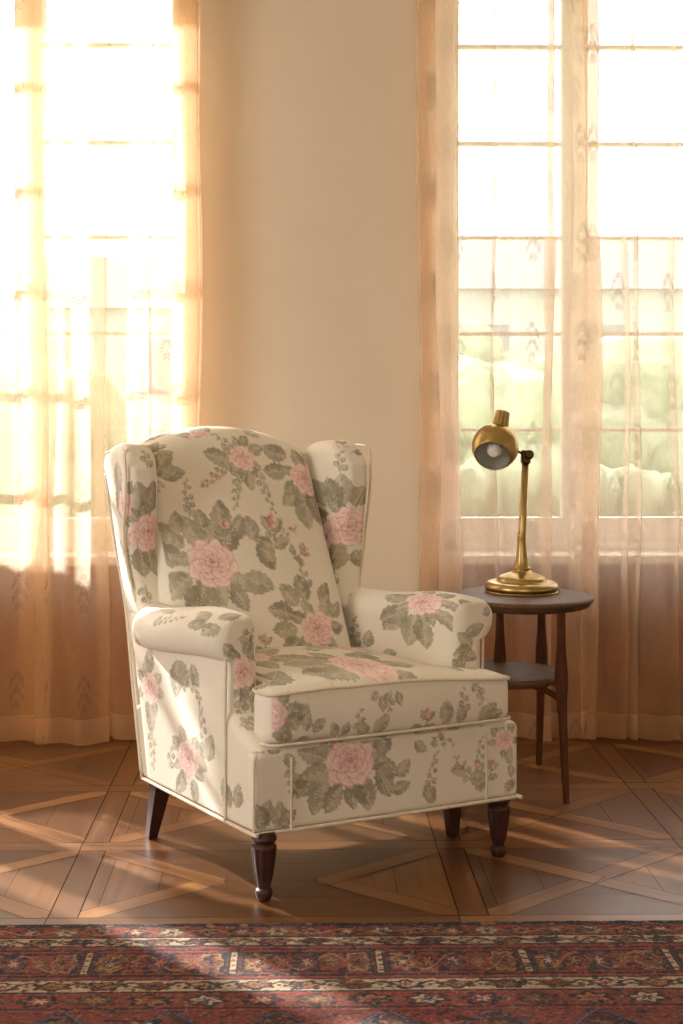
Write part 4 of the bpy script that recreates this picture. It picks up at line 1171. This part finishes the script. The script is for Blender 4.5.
# globe shade opening down to the left and towards the room
gc = Vector(((493.5 - 522) * K, -0.045, H + (400 - 446) * K - TZ)); GR = 0.0705
axis = Vector((-0.28, -0.76, -0.58)).normalized()
rot = axis.to_track_quat('-Z', 'Y').to_matrix()
pr = []
op = math.radians(50)       # half-angle of the mouth
for k in range(29):
    t = math.pi - op - (math.pi - op) * k / 28
    pr.append((GR * math.sin(t), GR * math.cos(t)))
pin = [(r * 0.965, z * 0.965) for (r, z) in pr]
def put(V, mtx, c): return np.array([(mtx @ Vector(v)) + c for v in V])
Vo, Fo = lathe(pr, 64, caps=False)
shade = mesh_obj('lamp_shade', put(Vo, rot, gc), Fo, M['brass'], lamp)
Vi, Fi = lathe(pin, 64, caps=False); mesh_obj('shade_lining', put(Vi, rot, gc), [tuple(reversed(f)) for f in Fi], M['shadein'], shade)
rimz = pr[0][1]; rimr = pr[0][0]
ring = [(rimr * .985 * math.cos(t), rimr * .985 * math.sin(t), rimz) for t in np.linspace(0, 2 * math.pi, 64, endpoint=False)]
V, Fc = tube(put(ring, rot, gc), 0.0022, 8, True); mesh_obj('rim', V, Fc, M['brass'], shade)
V, Fc = lathe(smooth_prof([(0.0, -0.036), (0.014, -0.034), (0.022, -0.022), (0.023, -0.010), (0.016, 0.008), (0.012, 0.03), (0.012, 0.055)], 5), 32)
mesh_obj('light_bulb', put(V, rot, gc), Fc, M['bulb'], lamp)
# ribbed socket cap at the back of the shade
V, Fc = lathe(smooth_prof([(0.0, 0.0), (0.023, 0.0), (0.0225, 0.02), (0.020, 0.045), (0.018, 0.052), (0.0, 0.055)], 4), 72, lambda t, z: 1 + .07 * math.cos(t * 12))
capaxis = Vector((0.24, 0.12, 1.0)).normalized(); cr_ = capaxis.to_track_quat('Z', 'Y').to_matrix()
mesh_obj('socket_cap', put(V, cr_, gc + capaxis * 0.058), Fc, M['brassdark'] if False else M['brass'], lamp)
V, Fc = tube([gc + Vector((GR * .9, 0.012, -.012)), Vector((px_pole - .01, 0, zt + .022))], .0035, 10); mesh_obj('arm', V, Fc, M['brassdark'], lamp)

# ------------------------------------------------------------------ rug
def build_rug():
    ex = C2W(0, 3.067)
    y_edge = 3.052
    x0, x1 = -1.35, 1.45
    y1 = y_edge; y0 = 1.30
    xs = np.concatenate([np.linspace(x0, -0.95, 60), np.linspace(-0.95, 1.05, 860)[1:], np.linspace(1.05, x1, 60)[1:]])
    ys = np.concatenate([np.linspace(0, 0.56, 230), np.linspace(0.56, y1 - y0, 120)[1:]])      # distance from the far edge
    Xg, Dg = np.meshgrid(xs, ys)
    x = Xg.ravel(); d = Dg.ravel(); dreal = d; d = d / 1.15
    RED, DRED, NAVY, IV, TAN, BRN, OLV, BLU = [c3(t) for t in ((128, 58, 44), (82, 36, 30), (26, 26, 42), (176, 156, 130), (150, 106, 74), (62, 38, 32), (92, 82, 58), (60, 68, 90))]
    C = np.tile(DRED, (len(x), 1))
    def setm(m, c, a=1.0):
        C[m] = C[m] * (1 - a) + np.asarray(c) * a
    def band(a, b): return (d >= a) & (d < b)
    def lozenge(m, u, v, cols, seed):
        """flowered medallion in cell coordinates u,v in [-1,1]"""
        r = np.abs(u) + np.abs(v) * .8 + .12 * np.sin(u * 9 + seed) * np.sin(v * 7)
        r2 = np.hypot(u, v)
        for lim, c in cols: setm(m & (r2 + .16 * np.cos(np.arctan2(v, u) * 6 + seed) < lim), c)
    def vine(m, x, d, dc, amp, wl, w_, c, ph=0):
        y = dc + amp * np.sin(x / wl * 2 * math.pi + ph); setm(m & (np.abs(d - y) < w_), c)
    def flowers(m, dc, h, wl, palette, seed, off=0.0):
        k = np.floor(x / wl + off); u = (x / wl + off - k - .5) * 2; v = (d - dc) / h
        for j, (c0, c1, c2) in enumerate(palette):
            mm_ = m & (np.mod(k, len(palette)) == j)
            lozenge(mm_, u * 1.25, v, [(0.95, c0), (0.62, c1), (0.30, c2)], seed + j)
        # little leaves between
        un = (x / wl + off - np.floor(x / wl + off)); setm(m & (np.hypot((np.minimum(un, 1 - un)) * 2 * wl / h / 1.4, v * 1.4) < .38), OLV)
    # selvedge
    n1 = vnoise(x, d, 160, 3); n2 = vnoise(x, d, 60, 5)
    setm(band(0, 0.022), NAVY); setm(band(0, .022) & (vnoise(x, d * 2, 42, 9) > .76), TAN)
    # outer guard: red with small flowers
    b = band(.022, .072); setm(b, RED)
    flowers(b, .047, .024, .075, [(DRED, TAN, NAVY), (NAVY, RED, IV), (OLV, IV, DRED)], 1)
    vine(b, x, d, .047, .012, .15, .0028, TAN)
    setm(band(.070, .075), NAVY)
    # ivory guard
    b = band(.075, .112); setm(b, IV); 
    flowers(b, .0935, .016, .082, [(DRED, NAVY, OLV), (OLV, IV, RED), (BRN, TAN, NAVY)], 2)
    vine(b, x, d, .0935, .011, .082, .0028, BRN)
    setm(band(.110, .116), NAVY); setm(band(.116, .128), RED); setm(band(.128, .132), NAVY)
    # main border: navy cartouches
    b = band(.132, .243); setm(b, NAVY); 
    wl = 0.296; ph = -0.123
    k = np.floor((x - ph) / wl); u = (x - ph) / wl - k      # 0..1 across a cartouche
    setm(b & (u > .06) & (u < .94) & ((np.abs(d - .140) < .004) | (np.abs(d - .236) < .004)), RED)
    sub = b & (u > .07) & (u < .93) & (d > .148) & (d < .230)
    uu = (u - .07) / .86
    for j in range(5):
        cu = (uu * 5 - j - .5) * 2; mm_ = sub & (np.abs(cu) < 1.1); v = (d - .189) / .043
        pal = [[(1.05, OLV), (.8, TAN), (.45, NAVY), (.25, IV)], [(1.0, RED), (.6, NAVY), (.35, TAN)], [(1.0, DRED), (.78, BLU), (.5, RED), (.25, IV)], [(1.05, RED), (.6, OLV), (.35, TAN)], [(1.05, TAN), (.8, OLV), (.5, RED), (.25, NAVY)]][j]
        lozenge(mm_, cu * .95, v, pal, j * 2.1 + 1)
    vine(sub, x, d, .189, .034, .125, .0035, TAN, 1.0); vine(sub, x, d, .189, .034, .125, .0035, RED, 1.0 + math.pi)
    # separators
    du = np.minimum(u, 1 - u) * wl
    setm(b & (du < .016), DRED); setm(b & (du < .010), NAVY); setm(b & (du < .006) & (d > .142) & (d < .234), IV); setm(b & (du < .004) & (np.mod(d, .022) < .008), RED)
    setm(band(.243, .247), NAVY); setm(band(.247, .258), RED); setm(band(.258, .262), NAVY)
    # second ivory guard
    b = band(.262, .310); setm(b, IV)
    flowers(b, .286, .018, .098, [(BRN, TAN, DRED), (OLV, RED, NAVY), (NAVY, IV, RED), (DRED, TAN, OLV)], 4, .3)
    vine(b, x, d, .286, .014, .098, .0032, BRN)
    setm(band(.308, .313), NAVY)
    # red guard with flowers
    b = band(.313, .372); setm(b, RED)
    flowers(b, .343, .024, .105, [(DRED, OLV, TAN), (NAVY, TAN, RED), (BRN, IV, BLU), (NAVY, RED, IV)], 6, .1)
    setm(band(.370, .375), NAVY); setm(band(.375, .385), RED); setm(band(.385, .388), NAVY)
    # wide inner border with scrolling ivory line
    b = d >= .388; setm(b, DRED)
    for r_ in range(14):
        dc = .44 + r_ * .105; bb = band(dc - .0525, dc + .0525)
        flowers(bb, dc, .046, .19, [(NAVY, OLV, TAN), (RED, NAVY, IV), (BRN, RED, BLU)], 7 + r_, r_ * .37)
    y = .385 + .075 * np.abs(np.sin((x + .03) / .20 * math.pi)) ** 1.3
    setm(b & (d < y - .004) , RED, .75); setm(b & (np.abs(d - y) < .006), NAVY); setm(b & (np.abs(d - y) < .0032), BLU * 1.8)
    k1 = vnoise(x * 1.0, d * 1.5, 62, 31); k2 = vnoise(x * 1.1, d * 1.6, 80, 37); k3 = vnoise(x, d * 1.5, 105, 41)
    setm((k1 > .80), NAVY, .8); setm((k2 > .86), TAN, .5); setm((k2 < .10), BRN, .8); setm((k3 > .88), RED, .7); setm((k3 < .06), IV, .5)
    setm(d < .004, NAVY)
    # knotting irregularity, wool abrash
    C = C * C / (C + 0.045); C *= (0.70 + 0.50 * n1)[:, None] * (0.9 + .2 * n2)[:, None]
    mixn = vnoise(x, d, 210, 8); sel = mixn > .80; C[sel] = C[sel] * .6 + TAN * .35
    sel = mixn < .16; C[sel] *= .6
    z = 0.011 + 0.0012 * (vnoise(x, d, 30, 2)) + 0.0010 * n1
    wob = 0.0035 * (vnoise(x, x * 0, 14, 3) - .5) + 0.003 * (vnoise(x, x * 0, 40, 5) - .5)
    z = np.where(d < .004, z * .55, z)
    P = np.stack([x, y1 - dreal + wob * (d < .1) * (1 - d / .1), z], 1)
    ny, nx = Xg.shape
    idx = np.arange(ny * nx).reshape(ny, nx)
    Fc = np.stack([idx[1:, :-1], idx[1:, 1:], idx[:-1, 1:], idx[:-1, :-1]], -1).reshape(-1, 4)
    # skirt down to the floor and underside
    ring = np.concatenate([idx[0, :], idx[1:, -1], idx[-1, -2::-1], idx[-2:0:-1, 0]])
    low = P[ring].copy(); low[:, 2] = 0.0012
    n0 = len(P); P = np.vstack([P, low]); C = np.vstack([C, np.tile(NAVY, (len(low), 1))])
    m_ = len(ring); i = np.arange(m_); j = (i + 1) % m_
    Fs = np.stack([ring[i], ring[j], n0 + j, n0 + i], -1)
    o = mesh_obj('persian_rug', P, np.vstack([Fc, Fs]), M['rug'], smooth=False, colors=C)
    o.rotation_euler = (0, 0, 0.0)
    tag(o, 'red and navy patterned wool rug with ivory borders on the parquet in the foreground', 'rug')
build_rug()
print('verts', sum(len(o.data.vertices) for o in S.objects if o.type == 'MESH'))
